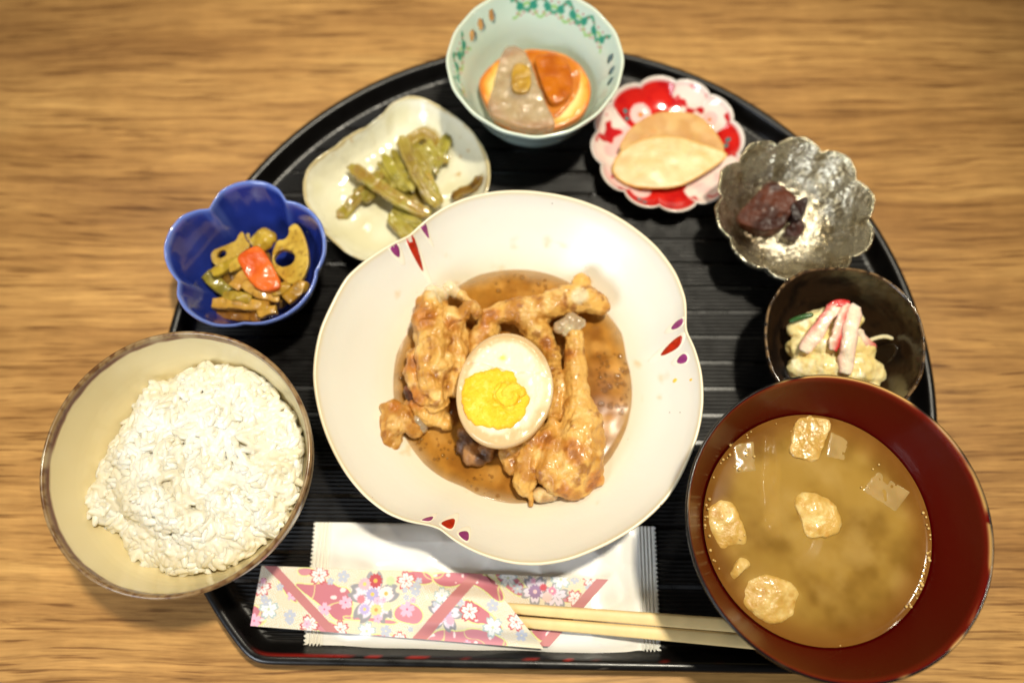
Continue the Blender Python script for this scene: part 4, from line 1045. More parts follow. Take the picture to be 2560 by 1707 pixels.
o = slab('carrot_piece', [(-142.0, 163.1), (-136.4, 167.8), (-129.7, 169.9), (-123.0, 159.4), (-116.2, 146.8), (-121.0, 143.8), (-127.9, 144.1), (-133.5, 149.6), (-138.1, 156.3)], plane3((-136.1, 167.3, 38.0), (-117.9, 147.1, 39.0), (-138.1, 158.0, 38.0)), 7, carm, None, (), .55, 4, ((6, .5),), two((228, 108, 34), (208, 84, 22), 6, 7), 205)
tag(o, 'bright orange carrot chunk on top of the lotus root', 'carrot')
def vs_strip(label, path, w, t, ca, cb, seed, name='burdock_piece', cat='vegetable'):
    o = strip(name, path, w, t, veg, None, lambda V, a, b: two(ca, cb, 5, seed, tuple(int(q * .7) for q in cb), 2, .5)(V, None), .9, .7, seed, .9, 20, 0, 0, 6.0); tag(o, label, cat, 'vegetables in the blue cup')
vs_strip('yellow-green stem piece leaning under the carrot', [(-154.8, 155.5, 32.0), (-146.9, 160.1, 33.0), (-139.8, 162.8, 34.0)], 5.4, 4, (196, 166, 52), (170, 140, 36), 211)
vs_strip('olive green slice sloping down the left of the blue cup', [(-159.6, 156.7, 29.0), (-153.6, 152.1, 28.0), (-146.3, 146.2, 27.0)], 7, 3.4, (160, 144, 44), (128, 116, 28), 213)
vs_strip('curled tan mushroom strip below the carrot', [(-142.0, 147.0, 33.0), (-138.8, 152.8, 34.0), (-134.1, 154.3, 35.0)], 6.5, 5, (206, 160, 72), (184, 134, 50), 215)
vs_strip('tan mushroom stem running down to the front wall', [(-137.4, 149.7, 34.0), (-130.6, 144.8, 34.0), (-125.0, 142.7, 33.0), (-118.9, 142.2, 32.0)], 5.2, 4.5, (208, 162, 74), (182, 132, 50), 217)
vs_strip('thick brown burdock baton across the front of the blue cup', [(-152.7, 139.9, 30.0), (-138.4, 139.2, 31.0), (-124.0, 138.0, 31.0)], 6.0, 6, (200, 154, 62), (164, 116, 38), 219)
vs_strip('short yellow burdock chip beside the front baton', [(-129.4, 134.3, 31.0), (-124.7, 135.1, 31.5), (-120.1, 136.1, 32.0)], 5.0, 4, (204, 158, 66), (176, 128, 40), 221)
vs_strip('yellow stem under the right lotus slice', [(-115.0, 140.3, 33.0), (-110.2, 145.2, 33.0), (-107.3, 151.3, 33.0)], 6.4, 5, (190, 146, 44), (160, 116, 28), 223)
vs_strip('thin pale sliver standing behind the carrot', [(-139.8, 178.8, 31.0), (-135.7, 173.5, 34.0), (-130.9, 166.9, 36.0)], 2.0, 1.5, (206, 176, 96), (180, 146, 66), 225)
vs_strip('lower brown burdock baton half hidden by the front rim', [(-152.0, 136.7, 26.0), (-139.3, 134.5, 27.0), (-128.5, 133.5, 28.0)], 6.5, 5, (160, 108, 34), (120, 76, 20), 227)
vs_strip('yellow slice wedged between the carrot and left lotus slice', [(-145.1, 157.8, 34.0), (-139.9, 160.5, 35.0), (-136.1, 163.6, 35.0)], 6.0, 4, (208, 172, 70), (180, 142, 46), 233)
vs_strip('short yellow piece under the tip of the carrot', [(-121.9, 144.2, 34.0), (-117.4, 146.4, 34.5), (-114.3, 149.1, 34.0)], 5.5, 4, (206, 166, 64), (176, 134, 42), 235)
vs_strip('yellow-green chip lying above the front baton', [(-148.1, 143.5, 31.0), (-140.5, 143.3, 33.0), (-133.4, 140.9, 33.0)], 5.5, 3.6, (190, 160, 56), (160, 130, 38), 237)
o = blob('vegetable_bud', [[(-133.7, 174.6, 33.0, 3.0), (-129.5, 176.7, 34.0, 4.2), (-125.9, 175.5, 34.0, 3.6)], [(-128.9, 173.4, 33.0, 4.4), (-131.6, 170.8, 33.0, 4.0)]], veg, None, .6, 3, ((3, .5),), two((196, 164, 58), (168, 134, 36), 4, 9), 229); tag(o, 'yellow bud-shaped vegetable piece behind the carrot', 'vegetable', 'vegetables in the blue cup')
o = blob('vegetable_heap', [[(-148.3, 155.5, 24.0, 6.0), (-137.1, 161.9, 24.0, 8.0), (-127.4, 156.4, 25.0, 8.0), (-130.5, 161.1, 26.0, 6.0), (-134.1, 168.8, 26.0, 6.0), (-123.5, 145.7, 25.0, 7.0), (-141.6, 144.6, 23.0, 7.0), (-131.9, 138.6, 24.0, 6.0)]], veg, None, .9, 3, ((5, .8), (2.5, .4)), two((150, 112, 38), (118, 84, 24), 4, 11), 231); tag(o, 'tangled brown simmered vegetables filling the bottom of the blue cup', 'vegetable', 'vegetables in the blue cup')

# ================================================================== white dish: butterbur stalks
stalk = mat('stewed_stalk', None, .20, .5, sss=.2, sr=(1, .8, .3), ss=.003, coat=.6, cr=.06, bump=((1.2, .15), (5, .4)))
def stalkp(label, path, w, t, ca, cb, seed):
    def pf(V, a, b):
        k = two(ca, cb, 6, seed)(V, None)
        return mixc(k, (184, 168, 92), (.5 + .5 * np.cos(b * 9 + noise(V, 6, 5, 2))) * .4)
    o = strip('stewed_stalk', path, w, t, stalk, None, pf, .45, .7, seed, 1.0, 26, 0, 3, 4.0); tag(o, label, 'stalk', 'stewed green stalks on the square dish')
G1, G2, G3 = (164, 152, 58), (128, 118, 38), (146, 118, 46)
stalkp('stalk pointing to the upper left corner under the pile', [(-95.9, 195.1, 15.0), (-86.9, 206.6, 17.0), (-77.7, 213.7, 19.0), (-72.2, 223.4, 19.0)], 7.2, 3.4, G1, G3, 301)
stalkp('stalk fragment near the right side of the pile', [(-36.1, 246.7, 17.0), (-39.1, 237.0, 19.0), (-44.9, 223.9, 18.0)], 7.0, 3, G1, G2, 303)
stalkp('bent stalk at the back of the pile', [(-60.1, 239.3, 19.0), (-51.7, 247.6, 18.0), (-45.6, 245.9, 17.0), (-41.3, 236.7, 17.0)], 8.0, 3.4, (160, 132, 48), G3, 305)
stalkp('short upright stalk in the middle of the pile', [(-71.7, 231.8, 20.0), (-65.7, 220.7, 21.0), (-58.0, 208.9, 21.0)], 7.0, 3.6, G1, G2, 307)
stalkp('lower stalk running under the big bowl rim', [(-66.5, 197.3, 18.0), (-60.2, 188.6, 18.0), (-54.0, 181.5, 18.0)], 8.6, 3.4, G1, G3, 309)
stalkp('broad brownish stalk lying across the front of the pile', [(-90.1, 225.0, 20.0), (-78.4, 215.2, 23.0), (-63.1, 202.4, 25.0), (-44.9, 194.6, 22.0)], 7.8, 4.2, (158, 124, 54), G1, 311)
stalkp('long ribbed stalk lying on top of the pile', [(-61.8, 242.1, 22.0), (-57.6, 228.9, 25.0), (-51.0, 213.5, 26.0), (-40.4, 198.9, 22.0)], 7.6, 4.0, (166, 146, 66), (132, 106, 44), 313)
stalkp('thin stalk beside the long ribbed one', [(-49.1, 223.9, 22.0), (-44.2, 214.2, 22.0), (-38.1, 202.8, 20.0)], 3.4, 3, (176, 148, 60), G1, 315)
stalkp('short stalk stub on the left of the pile', [(-87.3, 211.8, 17.0), (-80.8, 206.1, 18.0), (-74.8, 210.0, 19.0)], 6, 3, G2, G3, 317)
stalkp('brown wilted stalk curling at the right edge of the dish', [(-33.1, 206.6, 17.0), (-27.1, 210.0, 19.0), (-21.7, 210.4, 21.0), (-16.3, 215.7, 26.0)], 5.6, 3, (124, 88, 28), (84, 56, 16), 319)
stalkp('filler stalk low in the centre of the pile', [(-65.0, 219.0, 16.0), (-54.7, 211.6, 16.0), (-44.5, 205.6, 16.0)], 12, 4, G2, G3, 321)
stalkp('short pale stalk lying between the ribbed stalks', [(-54.4, 234.9, 20.0), (-49.9, 227.6, 22.0), (-45.8, 219.2, 21.0)], 6.0, 3.4, (160, 140, 62), G1, 325)
stalkp('dark stalk half covered behind the broad one', [(-82.0, 214.0, 17.0), (-70.8, 212.4, 20.0), (-60.5, 218.3, 20.0)], 7.0, 3.4, G2, G1, 327)
stalkp('frayed stalk tip at the back right of the pile', [(-50.7, 239.1, 18.0), (-43.0, 232.4, 19.0), (-35.7, 230.5, 17.0)], 7.5, 3.2, G1, G3, 329)
stalkp('stalk tip sticking out towards the big bowl', [(-64.1, 203.1, 18.0), (-57.0, 193.9, 19.0), (-49.1, 189.4, 18.0)], 7.5, 3.2, G1, G2, 331)
THIN = ['thin olive strip tucked behind the broad brownish stalk', 'thin olive strip along the left of the long ribbed stalk', 'thin olive strip crossing under the bent back stalk', 'thin olive strip beside the stalk nearest the blue cup', 'thin olive strip hanging from the bent back stalk', 'thin olive strip crossing towards the celadon bowl', 'thin olive strip between the broad stalk and the big bowl rim', 'thin olive strip almost hidden by the big bowl rim', 'thin olive strip left of the short upright stalk']
for i_, (pa, w_) in enumerate((
    ([(-77.8, 219.8, 20.0), (-66.5, 208.9, 21.0), (-53.1, 201.6, 21.0)], 4.2), ([(-66.7, 235.5, 19.0), (-60.3, 221.7, 22.0), (-54.5, 208.4, 22.0)], 4.0), ([(-58.8, 241.6, 19.0), (-49.7, 234.9, 20.0), (-44.7, 224.3, 20.0)], 4.4),
    ([(-92.7, 200.5, 16.0), (-82.9, 208.3, 18.0), (-73.6, 215.3, 20.0)], 4.0), ([(-47.5, 243.0, 18.0), (-43.6, 231.8, 20.0), (-42.6, 220.4, 19.0)], 4.2), ([(-39.2, 240.7, 18.0), (-44.2, 230.3, 20.0), (-47.9, 219.8, 20.0)], 3.8),
    ([(-65.1, 199.7, 19.0), (-58.2, 194.1, 20.0), (-50.3, 191.7, 19.0)], 4.0), ([(-62.3, 189.8, 17.0), (-57.5, 186.5, 18.0), (-52.8, 185.1, 18.0)], 4.0), ([(-74.6, 228.5, 18.0), (-69.0, 219.2, 21.0), (-64.0, 211.1, 21.0)], 3.8))):
    stalkp(THIN[i_], pa, w_, 2.6, (172, 158, 66), (132, 118, 40), 340 + 3 * i_)
o = blob('stewed_stalk', [[(-58.9, 236.7, 17.0, 3.4), (-48.7, 236.7, 17.0, 4.2), (-41.9, 232.7, 16.0, 3.4)]], stalk, None, .7, 3, ((3, .7),), two(G1, G3, 4, 31), 323); tag(o, 'shredded stalk clump under the back of the pile', 'stalk', 'stewed green stalks on the square dish')

# ================================================================== celadon bowl contents
cakem = mat('fish_cake', None, .30, .5, sss=.3, sr=(1, .7, .4), ss=.003, coat=.35, cr=.10, bump=((2, .12), (6, .3)))
cakeP = chaikin([(-19.6, 270.4), (-15.1, 277.7), (-8.3, 285.8), (0.9, 290.6), (12.5, 291.9), (26.9, 289.2), (36.5, 282.4), (43.1, 271.7), (44.2, 261.2), (40.2, 249.5), (31.6, 243.0), (17.6, 238.6), (0.9, 240.5), (-10.3, 247.5), (-14.9, 257.2)], 2, True)
def p_cake(co, no):
    e = edge_dist(cakeP, co[:, 0], co[:, 1]) + 2.0 * noise(co, 6, 3, 2)
    c = mixc(np.tile((242, 214, 140), (len(co), 1)).astype(float), (234, 160, 56), sstep(6.5, 2.0, e)); return mixc(c, (196, 100, 24), sstep(2.5, .2, e) * .7)
o = slab('fish_cake', cakeP, plane3((-19.6, 271.1, 33.0), (12.4, 291.2, 35.0), (40.0, 249.4, 36.0)), 6, cakem, None, (), .8, 5, ((8, .5),), p_cake, 401, 0)
tag(o, 'pale yellow fried fish cake with an orange edge in the celadon bowl', 'fish cake')
jelm = mat('grey_yam_cake', None, .10, .5, sss=.4, sr=(1, .8, .6), ss=.004, coat=.6, cr=.04, bump=((2.2, .35), (6, .6)), trans=.5, alpha=.82, specks=(2.2, .22, (110, 90, 70), .25))
o = slab('yam_cake', [(-3.7, 290.9), (5.5, 290.2), (10.3, 280.8), (15.0, 264.3), (19.3, 249.4), (25.2, 239.5), (11.9, 237.0), (-0.2, 239.5), (-12.7, 246.8), (-13.6, 254.5), (-10.3, 264.9), (-7.6, 279.5)], plane3((0.9, 289.5, 39.0), (-12.4, 247.8, 38.5), (22.9, 238.9, 39.5)), 6, jelm, None, (), .7, 5, ((7, 1.0), (3, .5)), two((214, 198, 174), (196, 174, 146), 7, 3), 403)
tag(o, 'translucent grey yam cake slab on the fish cake', 'yam cake')
saucem = mat('amber_sauce', None, .08, .5, coat=.8, cr=.03, alpha=.72, bump=((5, .4),))
o = slab('amber_sauce', [(5.5, 290.0), (17.0, 289.6), (27.2, 286.9), (36.2, 279.9), (38.8, 270.9), (35.7, 259.8), (29.9, 251.3), (23.1, 244.3), (18.7, 250.1), (15.0, 265.0), (10.0, 281.5)], lambda x, y: plane3((-19.6, 271.1, 33.0), (12.4, 291.2, 35.0), (40.0, 249.4, 36.0))(x, y) + .9, 1.6, saucem, None, (), .6, 4, ((6, .4),), two((222, 132, 36), (206, 108, 20), 8, 9), 409)
tag(o, 'glossy amber sauce spread over the right half of the fish cake', 'sauce')
o = slab('carrot_slice', [(11.4, 283.1), (19.2, 285.2), (27.1, 285.4), (32.1, 278.8), (34.0, 263.6), (29.9, 255.2), (22.1, 251.3), (17.2, 260.4), (14.5, 272.8)], plane3((12.3, 282.7, 39.0), (32.0, 277.4, 39.0), (21.9, 250.0, 41.0)), 4.5, carm, None, (), .6, 4, ((6, .5),), two((196, 108, 14), (172, 84, 8), 7, 5), 405)
tag(o, 'glossy amber carrot slice beside the grey yam cake', 'carrot')
o = slab('citrus_peel', [(0.1, 275.3), (4.9, 276.9), (9.9, 274.3), (10.7, 265.4), (9.5, 259.6), (4.2, 257.3), (0.6, 258.9), (-0.8, 266.7)], 42, 3, veg, None, (), .6, 4, ((4, .5),), two((190, 148, 48), (164, 122, 36), 5, 7), 407)
tag(o, 'small yellow-green citrus peel lying on the grey yam cake', 'citrus peel')

# ================================================================== red dish contents
pickm = mat('pickled_slice', None, .36, .5, sss=.4, sr=(1, .7, .35), ss=.004, coat=.05, cr=.2, bump=((1.5, .06),))
def p_pick(c1, c2, s): return two(c1, c2, 7, s, (222, 150, 76), 4, .35)
o = slab('pickled_slice', [(58.6, 235.9), (67.6, 251.2), (81.6, 260.3), (95.8, 260.6), (106.9, 258.3), (115.2, 248.6), (121.2, 235.9), (113.2, 229.6), (91.2, 232.2), (69.0, 232.2)], plane3((61.3, 238.4, 19.0), (87.6, 261.3, 20.5), (120.2, 238.4, 19.0)), 1.4, pickm, None, (), .55, 4, ((8, .25),), p_pick((214, 172, 106), (200, 150, 84), 3), 501, 1)
tag(o, 'darker pickled slice lying under the other in the red dish', 'pickle', 'pickled slices in the red dish')
o = slab('pickled_slice', [(56.1, 228.5), (62.3, 237.2), (74.8, 242.8), (91.5, 244.1), (107.8, 238.4), (121.6, 233.3), (118.1, 228.2), (103.7, 219.2), (92.4, 213.6), (78.7, 213.1), (65.7, 214.3), (56.1, 221.1)], plane3((58.2, 231.1, 19.5), (91.8, 244.5, 22.5), (91.1, 217.6, 18.0)), 1.4, pickm, None, (), .55, 4, ((8, .25),), p_pick((222, 182, 110), (214, 170, 94), 5), 503, 1)
tag(o, 'pale half-moon pickled slice on top in the red dish', 'pickle', 'pickled slices in the red dish')

# ================================================================== silver dish contents
brownm = mat('braised_piece', None, .45, .25, sss=.04, sr=(1, .4, .2), ss=.002, coat=.12, cr=.25, bump=((2, .25), (5, .5)))
o = slab('braised_piece', [(120.6, 192.4), (129.0, 202.2), (139.7, 213.0), (143.6, 212.8), (150.7, 205.4), (154.3, 201.1), (149.2, 191.5), (144.8, 185.2), (138.9, 183.9), (129.5, 186.5)], plane3((122.7, 194.6, 21.0), (141.2, 211.4, 26.0), (151.7, 197.5, 28.0)), 8, brownm, None, (), .7, 4, ((5, 1.0), (2.5, .4)), two((84, 38, 18), (50, 20, 10), 7, 3, (116, 62, 30), 4, .5), 601); tag(o, 'large reddish brown braised wedge in the silver dish', 'braised food', 'braised pieces in the silver dish')
o = slab('braised_piece', [(150.6, 200.1), (160.4, 203.3), (159.8, 197.9), (157.1, 191.5), (152.6, 186.8), (149.2, 191.5)], 28, 8, brownm, None, (), .7, 4, ((4, 1.0), (2, .4)), two((44, 22, 18), (30, 15, 13), 5, 5), 603); tag(o, 'darkest braised lump touching the large wedge in the silver dish', 'braised food', 'braised pieces in the silver dish')
o = slab('braised_piece', [(146.5, 185.0), (154.1, 191.4), (158.2, 188.2), (157.1, 183.5), (152.8, 179.0), (147.2, 181.1)], 25, 7, brownm, None, (), .7, 4, ((4, .9), (2, .4)), two((60, 28, 20), (40, 19, 15), 5, 7), 605); tag(o, 'small round braised lump, lowest of the three in the silver dish', 'braised food', 'braised pieces in the silver dish')

# ================================================================== potato salad
salm = mat('potato_salad', None, .38, .5, sss=.35, sr=(1, .75, .45), ss=.004, coat=.3, cr=.12, bump=((1.8, .35), (5, .6)))
o = blob('potato_salad', [[(144.5, 126.1, 30.0, 4.5), (151.4, 129.2, 32.0, 5.5), (161.7, 131.4, 34.0, 6.0), (172.9, 130.8, 33.0, 5.5)], [(144.2, 117.2, 28.0, 5.0), (155.6, 118.8, 32.0, 8.0), (168.6, 118.5, 33.0, 8.0), (176.1, 114.4, 31.0, 6.0)], [(144.9, 106.8, 28.0, 6.0), (156.6, 105.4, 30.0, 8.5), (170.3, 104.2, 31.0, 9.0), (180.1, 103.8, 29.0, 6.5)], [(150.1, 99.0, 26.0, 6.0), (163.6, 97.6, 28.0, 8.0), (178.3, 97.8, 27.0, 6.0)]], salm, None, .8, 2, ((6, 1.6), (2.6, .8)), lambda co, no: mixc(mixc(np.tile((244, 226, 168), (len(co), 1)).astype(float), (232, 206, 132), sstep(-.2, .4, noise(co, 7, 3, 3))), (250, 242, 214), sstep(.1, .5, noise(co, 4, 6, 3)) * .7), 701)
tag(o, 'creamy yellow potato salad mound in the dark brown bowl', 'salad')
def crab(label, path, w, t, seed, red):
    def pf(V, a, b):
        c = np.tile((246, 232, 206), (len(V), 1)).astype(float)
        c = mixc(c, (238, 166, 152), sstep(.3, .9, np.abs(b)) * .5)
        return mixc(c, (206, 44, 44), red(a, b))
    o = strip('crab_stick_strip', path, w, t, salm, None, pf, .75, .8, seed, 1.1, 16, 0, 0, 3.5); tag(o, label, 'crab stick', 'crab stick strips on the salad')
crab('pink crab stick strip drooping left over the salad', [(163.1, 135.6, 41.0), (157.0, 130.7, 41.5), (152.2, 122.8, 40.0), (144.9, 113.2, 35.0)], 6.8, 3.0, 711, lambda a, b: .55 * sstep(-.2, .8, b) * sstep(1.0, .2, a))
crab('red-edged crab stick strip in the middle of the salad', [(167.1, 135.2, 42.0), (162.3, 126.3, 43.5), (158.5, 115.7, 42.0), (157.6, 112.6, 40.0)], 6.0, 3.0, 713, lambda a, b: sstep(-.2, .3, -b) * .9)
crab('white crab stick strip hanging down the front of the salad', [(170.3, 134.1, 42.5), (166.5, 124.1, 44.5), (163.8, 113.4, 43.5), (162.5, 101.2, 38.5)], 7.2, 3.4, 715, lambda a, b: .0 * a)
crab('red curled crab stick tip at the top of the salad', [(157.5, 133.7, 41.0), (160.8, 136.0, 42.5), (167.0, 135.5, 42.5)], 4.6, 2.6, 717, lambda a, b: .95 + 0 * a)
crab('pale pink crab stick scrap at the right of the salad', [(170.8, 122.8, 40.0), (175.5, 117.1, 37.5), (180.9, 114.3, 34.5)], 4.5, 2.4, 719, lambda a, b: .6 * sstep(.3, .9, a))
cucm = mat('cucumber_skin', (52, 92, 44), .3, .5, coat=.4)
o = strip('cucumber_sliver', [(140.6, 129.4, 33.0), (144.7, 130.7, 36.0), (151.0, 131.6, 37.5)], 2.6, 2.2, cucm, None, None, .6, .8, 721, .2); tag(o, 'dark green cucumber sliver on the left of the salad', 'cucumber')
o = strip('onion_sliver', [(176.3, 118.0, 36.0), (182.6, 120.4, 34.5), (187.7, 121.6, 33.5), (191.6, 120.5, 32.5)], 2.0, 1.6, salm, None, lambda V, a, b: np.tile((236, 220, 176), (len(V), 1)), .6, .8, 723, .2); tag(o, 'thin pale onion sliver lying right of the salad', 'onion')
wetm = mat('salad_liquid', (60, 44, 28), .05, .6, coat=.8, cr=.02, trans=.6)
P = np.array([(183.4, 118.5), (190.9, 120.4), (194.1, 117.5), (192.3, 110.9), (188.3, 108.2), (185.1, 110.9)])
ngon_prism('liquid_pool', chaikin(P, 2, True), lambda x, y: drop(brb, x, y), .5, wetm, None)
tag(bpy.data.objects['liquid_pool'], 'small shiny liquid pool on the dark brown bowl wall', 'liquid')

# ================================================================== wet towel packet
filmm = mat('plastic_film', None, .30, .5, coat=.55, cr=.14, bump=((40, 1.2), (16, .35)), sss=.05, ss=.002)
pk = thing('towel_packet', 'white plastic wet towel packet under the chopstick sleeve', 'packet', (-14, 0, FL))
cor = [np.array(p) for p in ((-99.6, 32.4, 11.0)[:2], (72.1, 30.3, 11.0)[:2], (71.6, -30.7, 11.0)[:2], (-100.4, -26.2, 11.0)[:2])]
def pkxy(u, v): return (cor[0] * (1 - u) + cor[1] * u) * (1 - v) + (cor[3] * (1 - u) + cor[2] * u) * v
L_ = 172.0
UU = np.r_[np.arange(0, 12, .22), np.linspace(12, L_ - 12, 130), L_ - np.arange(0, 12, .22)[::-1]] / L_; VV = np.linspace(0, 1, 180); nu, nv = len(UU), len(VV)
V = []; C_ = []
for v in VV:
    for u in UU:
        x, y = pkxy(u, v)
        du = min(u, 1 - u) * L_; dv = min(v, 1 - v) * 58
        z = 3.6 * float(sstep(11, 34, du)) * float(np.clip(dv / 9, 0, 1)) ** .5
        V.append((x, y, z)); C_.append((du, dv))
V = np.array(V); C_ = np.array(C_)
inn = sstep(10, 18, C_[:, 0])
wr = noise(V * [1, .6, 1], 24, 3, 2); wr2 = 1 - np.abs(noise(V * [.7, 1, 1], 17, 7, 2)) * 2
V[:, 2] += inn * (1.5 * wr + 1.3 * wr2 * sstep(2, 9, C_[:, 1]))
V[:, 2] += np.where((C_[:, 0] < 8.6) & (C_[:, 0] > 2.4), .55 * np.cos(2 * np.pi * C_[:, 0] / 1.75), 0)
tri = np.abs(((np.repeat(VV, nu) * 29) % 1) - .5) * 2
V[:, 0] += np.where(C_[:, 0] < .01, np.where(V[:, 0] < 0, 1, -1) * 1.5 * tri, 0)
V[:, 2] += FL + .9
F = [(i * nu + j, (i + 1) * nu + j, (i + 1) * nu + j + 1, i * nu + j + 1) for i in range(nv - 1) for j in range(nu - 1)]
fb = lambda q, k: tuple(reversed([a + k for a in q]))
B = V.copy(); B[:, 2] = FL + .25 + .4 * (V[:, 2] - FL - .9).clip(-.3, .3)
dcr = C_[:, 0]
col = np.tile((240, 236, 226), (len(V), 1)).astype(float)
FA = [f for f in F if 9.5 / L_ < UU[f[0] % nu] < 1 - 9.5 / L_]
Fl = [f for f in F if UU[f[0] % nu] <= 9.5 / L_]; Fr = [f for f in F if UU[f[0] % nu] >= 1 - 9.5 / L_]
nV = len(V)
edge_loop = [(0, j) for j in range(nu)]
def closed_part(name, faces, colr):
    used = sorted({a for f in faces for a in f}); mp = {a: i for i, a in enumerate(used)}
    n0 = len(used)
    vv = np.r_[V[used], B[used]]
    ff = [tuple(mp[a] for a in f) for f in faces] + [tuple(reversed([mp[a] + n0 for a in f])) for f in faces]
    ec = {}
    for f in faces:
        for a, b in zip(f, f[1:] + f[:1]): ec[(a, b)] = 1
    for (a, b) in list(ec):
        if (b, a) not in ec: ff.append((mp[a], mp[a] + n0, mp[b] + n0, mp[b]))
    obj(name, vv, ff, filmm, pk, np.tile(colr, (len(vv), 1)).astype(float))
closed_part('film_pouch', FA, (240, 236, 228)); closed_part('crimped_seal', Fl, (234, 228, 214)); closed_part('crimped_seal', Fr, (226, 224, 216))

# ================================================================== chopstick sleeve with printed paper
paperm = mat('printed_paper', None, .52, .4, bump=((.6, .02), (30, .5)), sss=.03, ss=.001)
def fl(X, Y, c, cx, cy, rad, fill, line=None, rot=0., core=None, n=5):
    dx, dy = X - cx, Y - cy
    rr = np.hypot(dx, dy)
    near = rr < rad * 1.2
    if not near.any(): return c
    a = np.arctan2(dy, dx) - rot
    p = np.abs(np.cos(n * a / 2))
    notch = 1 - .16 * sstep(.93, 1.0, p)
    k = rad * (.42 + .58 * p ** .75) * notch
    q = rr / k
    if line is not None: c = mixc(c, line, near * sstep(1.08, 1.0, q))
    s = .80 if line is not None else 1.0
    c = mixc(c, fill, near * sstep(s + .08, s - .04, q))
    # thin lines between the petals and stamens
    if line is not None:
        c = mixc(c, line, near * (rr < rad * .42) * (np.abs(np.cos(n * a / 2 + math.pi / 2 * 0)) > .97) * (rr > rad * .1) * .8)
    if core is not None: c = mixc(c, core, sstep(rad * .16, rad * .10, rr))
    return c
WR = [(-93.1, 6.7, 4.9, 0.3), (-51.0, 4.2, 4.9, 0.5), (-120.1, 1.1, 4.6, 0.2), (-96.0, -15.5, 4.9, 0.9), (-81.4, -17.7, 4.2, 0.4), (-20.0, -9.7, 5, 0.3), (-53.2, -21.9, 3.4, 0.3)] + [(2.0, -14.3, 4.6, 0.1), (38.0, 4.8, 4.4, 0.2), (30.0, -3.9, 4.2, 0.8)]
WB = [(-116.0, -8.8, 5, 0.4), (-68.8, -18.6, 4.7, 0.1), (-33.2, -2.6, 4.2, 0.4), (-9.0, -16.7, 5.2, 0.7)] + [(-1.9, 5.5, 4.8, 0.3), (23.6, 4.8, 5.2, 0.6)]
GB = [(-105.7, -11.9, 3.2, 0.3), (-59.8, -18.6, 3, 0.1), (-46.3, 0.5, 3.2, 0.5), (-81.3, 6.1, 3.2, 0.2), (-9.1, -7.0, 3.2, 0.4)] + [(4.5, -20.4, 3, 0.2), (2.7, 0.5, 2.6, 0.5), (37.3, 0.5, 2.4, 0.2)]
PK = [(-89.4, -8.8, 3.3, 0.3), (-79.5, -5.7, 3.3, 0.6), (-49.9, -8.8, 4, 0.2), (-122.6, -14.0, 3.6, 0.5), (-105.4, -2.6, 2.6, 0.2), (-63.9, -13.1, 2.4, 0.1)]
BIG = [(-66.3, -3.9, 12.6, 0.32), (-31.4, -10.7, 8.8, 0.1)] + [(11.1, -0.2, 7.4, 0.9), (20.9, -2.6, 6.6, 0.2)]
CHR = [([(-65.8, 4.2, 3.3)], (182, 70, 80), (220, 176, 84)), ([(-70.9, 2.7, 2.9)], (236, 176, 186), (238, 200, 110)), ([(-66.9, -2.0, 3)], (172, 164, 206), (240, 190, 90)), ([(-60.4, -1.7, 3.2)], (246, 226, 214), (236, 170, 90)), ([(-70.3, -8.8, 2.5)], (186, 172, 214), (240, 200, 120)), ([(-64.8, -9.1, 2.8)], (242, 204, 140), (226, 150, 90)), ([(-72.2, -4.2, 2)], (224, 128, 138), None), ([(-58.6, 4.2, 2.2)], (196, 208, 160), None), ([(-59.6, -7.6, 2.2)], (214, 220, 176), None), ([(-31.0, -10.7, 2.6)], (196, 172, 206), (240, 200, 110)), ([(-29.0, -13.7, 2)], (224, 170, 190), None), ([(11.1, -0.8, 3.2)], (150, 120, 156), (230, 190, 190)), ([(15.1, 1.1, 1.8)], (196, 70, 84), None), ([(19.3, -0.5, 2)], (220, 130, 160), (250, 230, 210)), ([(17.0, -3.3, 2.4)], (238, 196, 190), None)]
PNK = [[(-105.3, 3.3), (-95.4, 2.0), (-87.7, 4.2), (-83.6, 1.1), (-79.0, 1.1), (-76.1, -3.9), (-76.2, -11.9), (-79.4, -13.7), (-83.9, -13.7), (-88.7, -8.8), (-95.6, -3.9), (-101.1, -0.2)], [(-56.3, -10.0), (-53.8, -7.0), (-47.4, -5.7), (-41.4, -10.7), (-43.8, -15.5), (-50.3, -14.9), (-55.5, -13.1)], [(-40.7, 8.0), (-11.1, 8.0), (-3.2, -2.6), (-5.8, -6.3), (-14.3, 1.1), (-22.2, 3.6), (-29.4, 1.1), (-35.9, 2.3)], [(-39.8, -21.0), (-32.8, -17.4), (-25.0, -19.2), (-17.4, -16.7), (-3.2, -22.2), (-1.9, -26.4), (-39.7, -24.0)], [(-124.9, -6.3), (-119.8, -8.8), (-116.2, -13.7), (-120.4, -16.4), (-124.6, -16.1)], [(-80.8, -11.9), (-69.1, -12.5), (-52.9, -14.3), (-58.0, -15.8), (-69.0, -13.7), (-78.7, -13.4)], [(-113.4, 6.1), (-105.5, -1.4), (-101.9, -6.3), (-106.6, -3.9), (-111.1, 2.3)]]
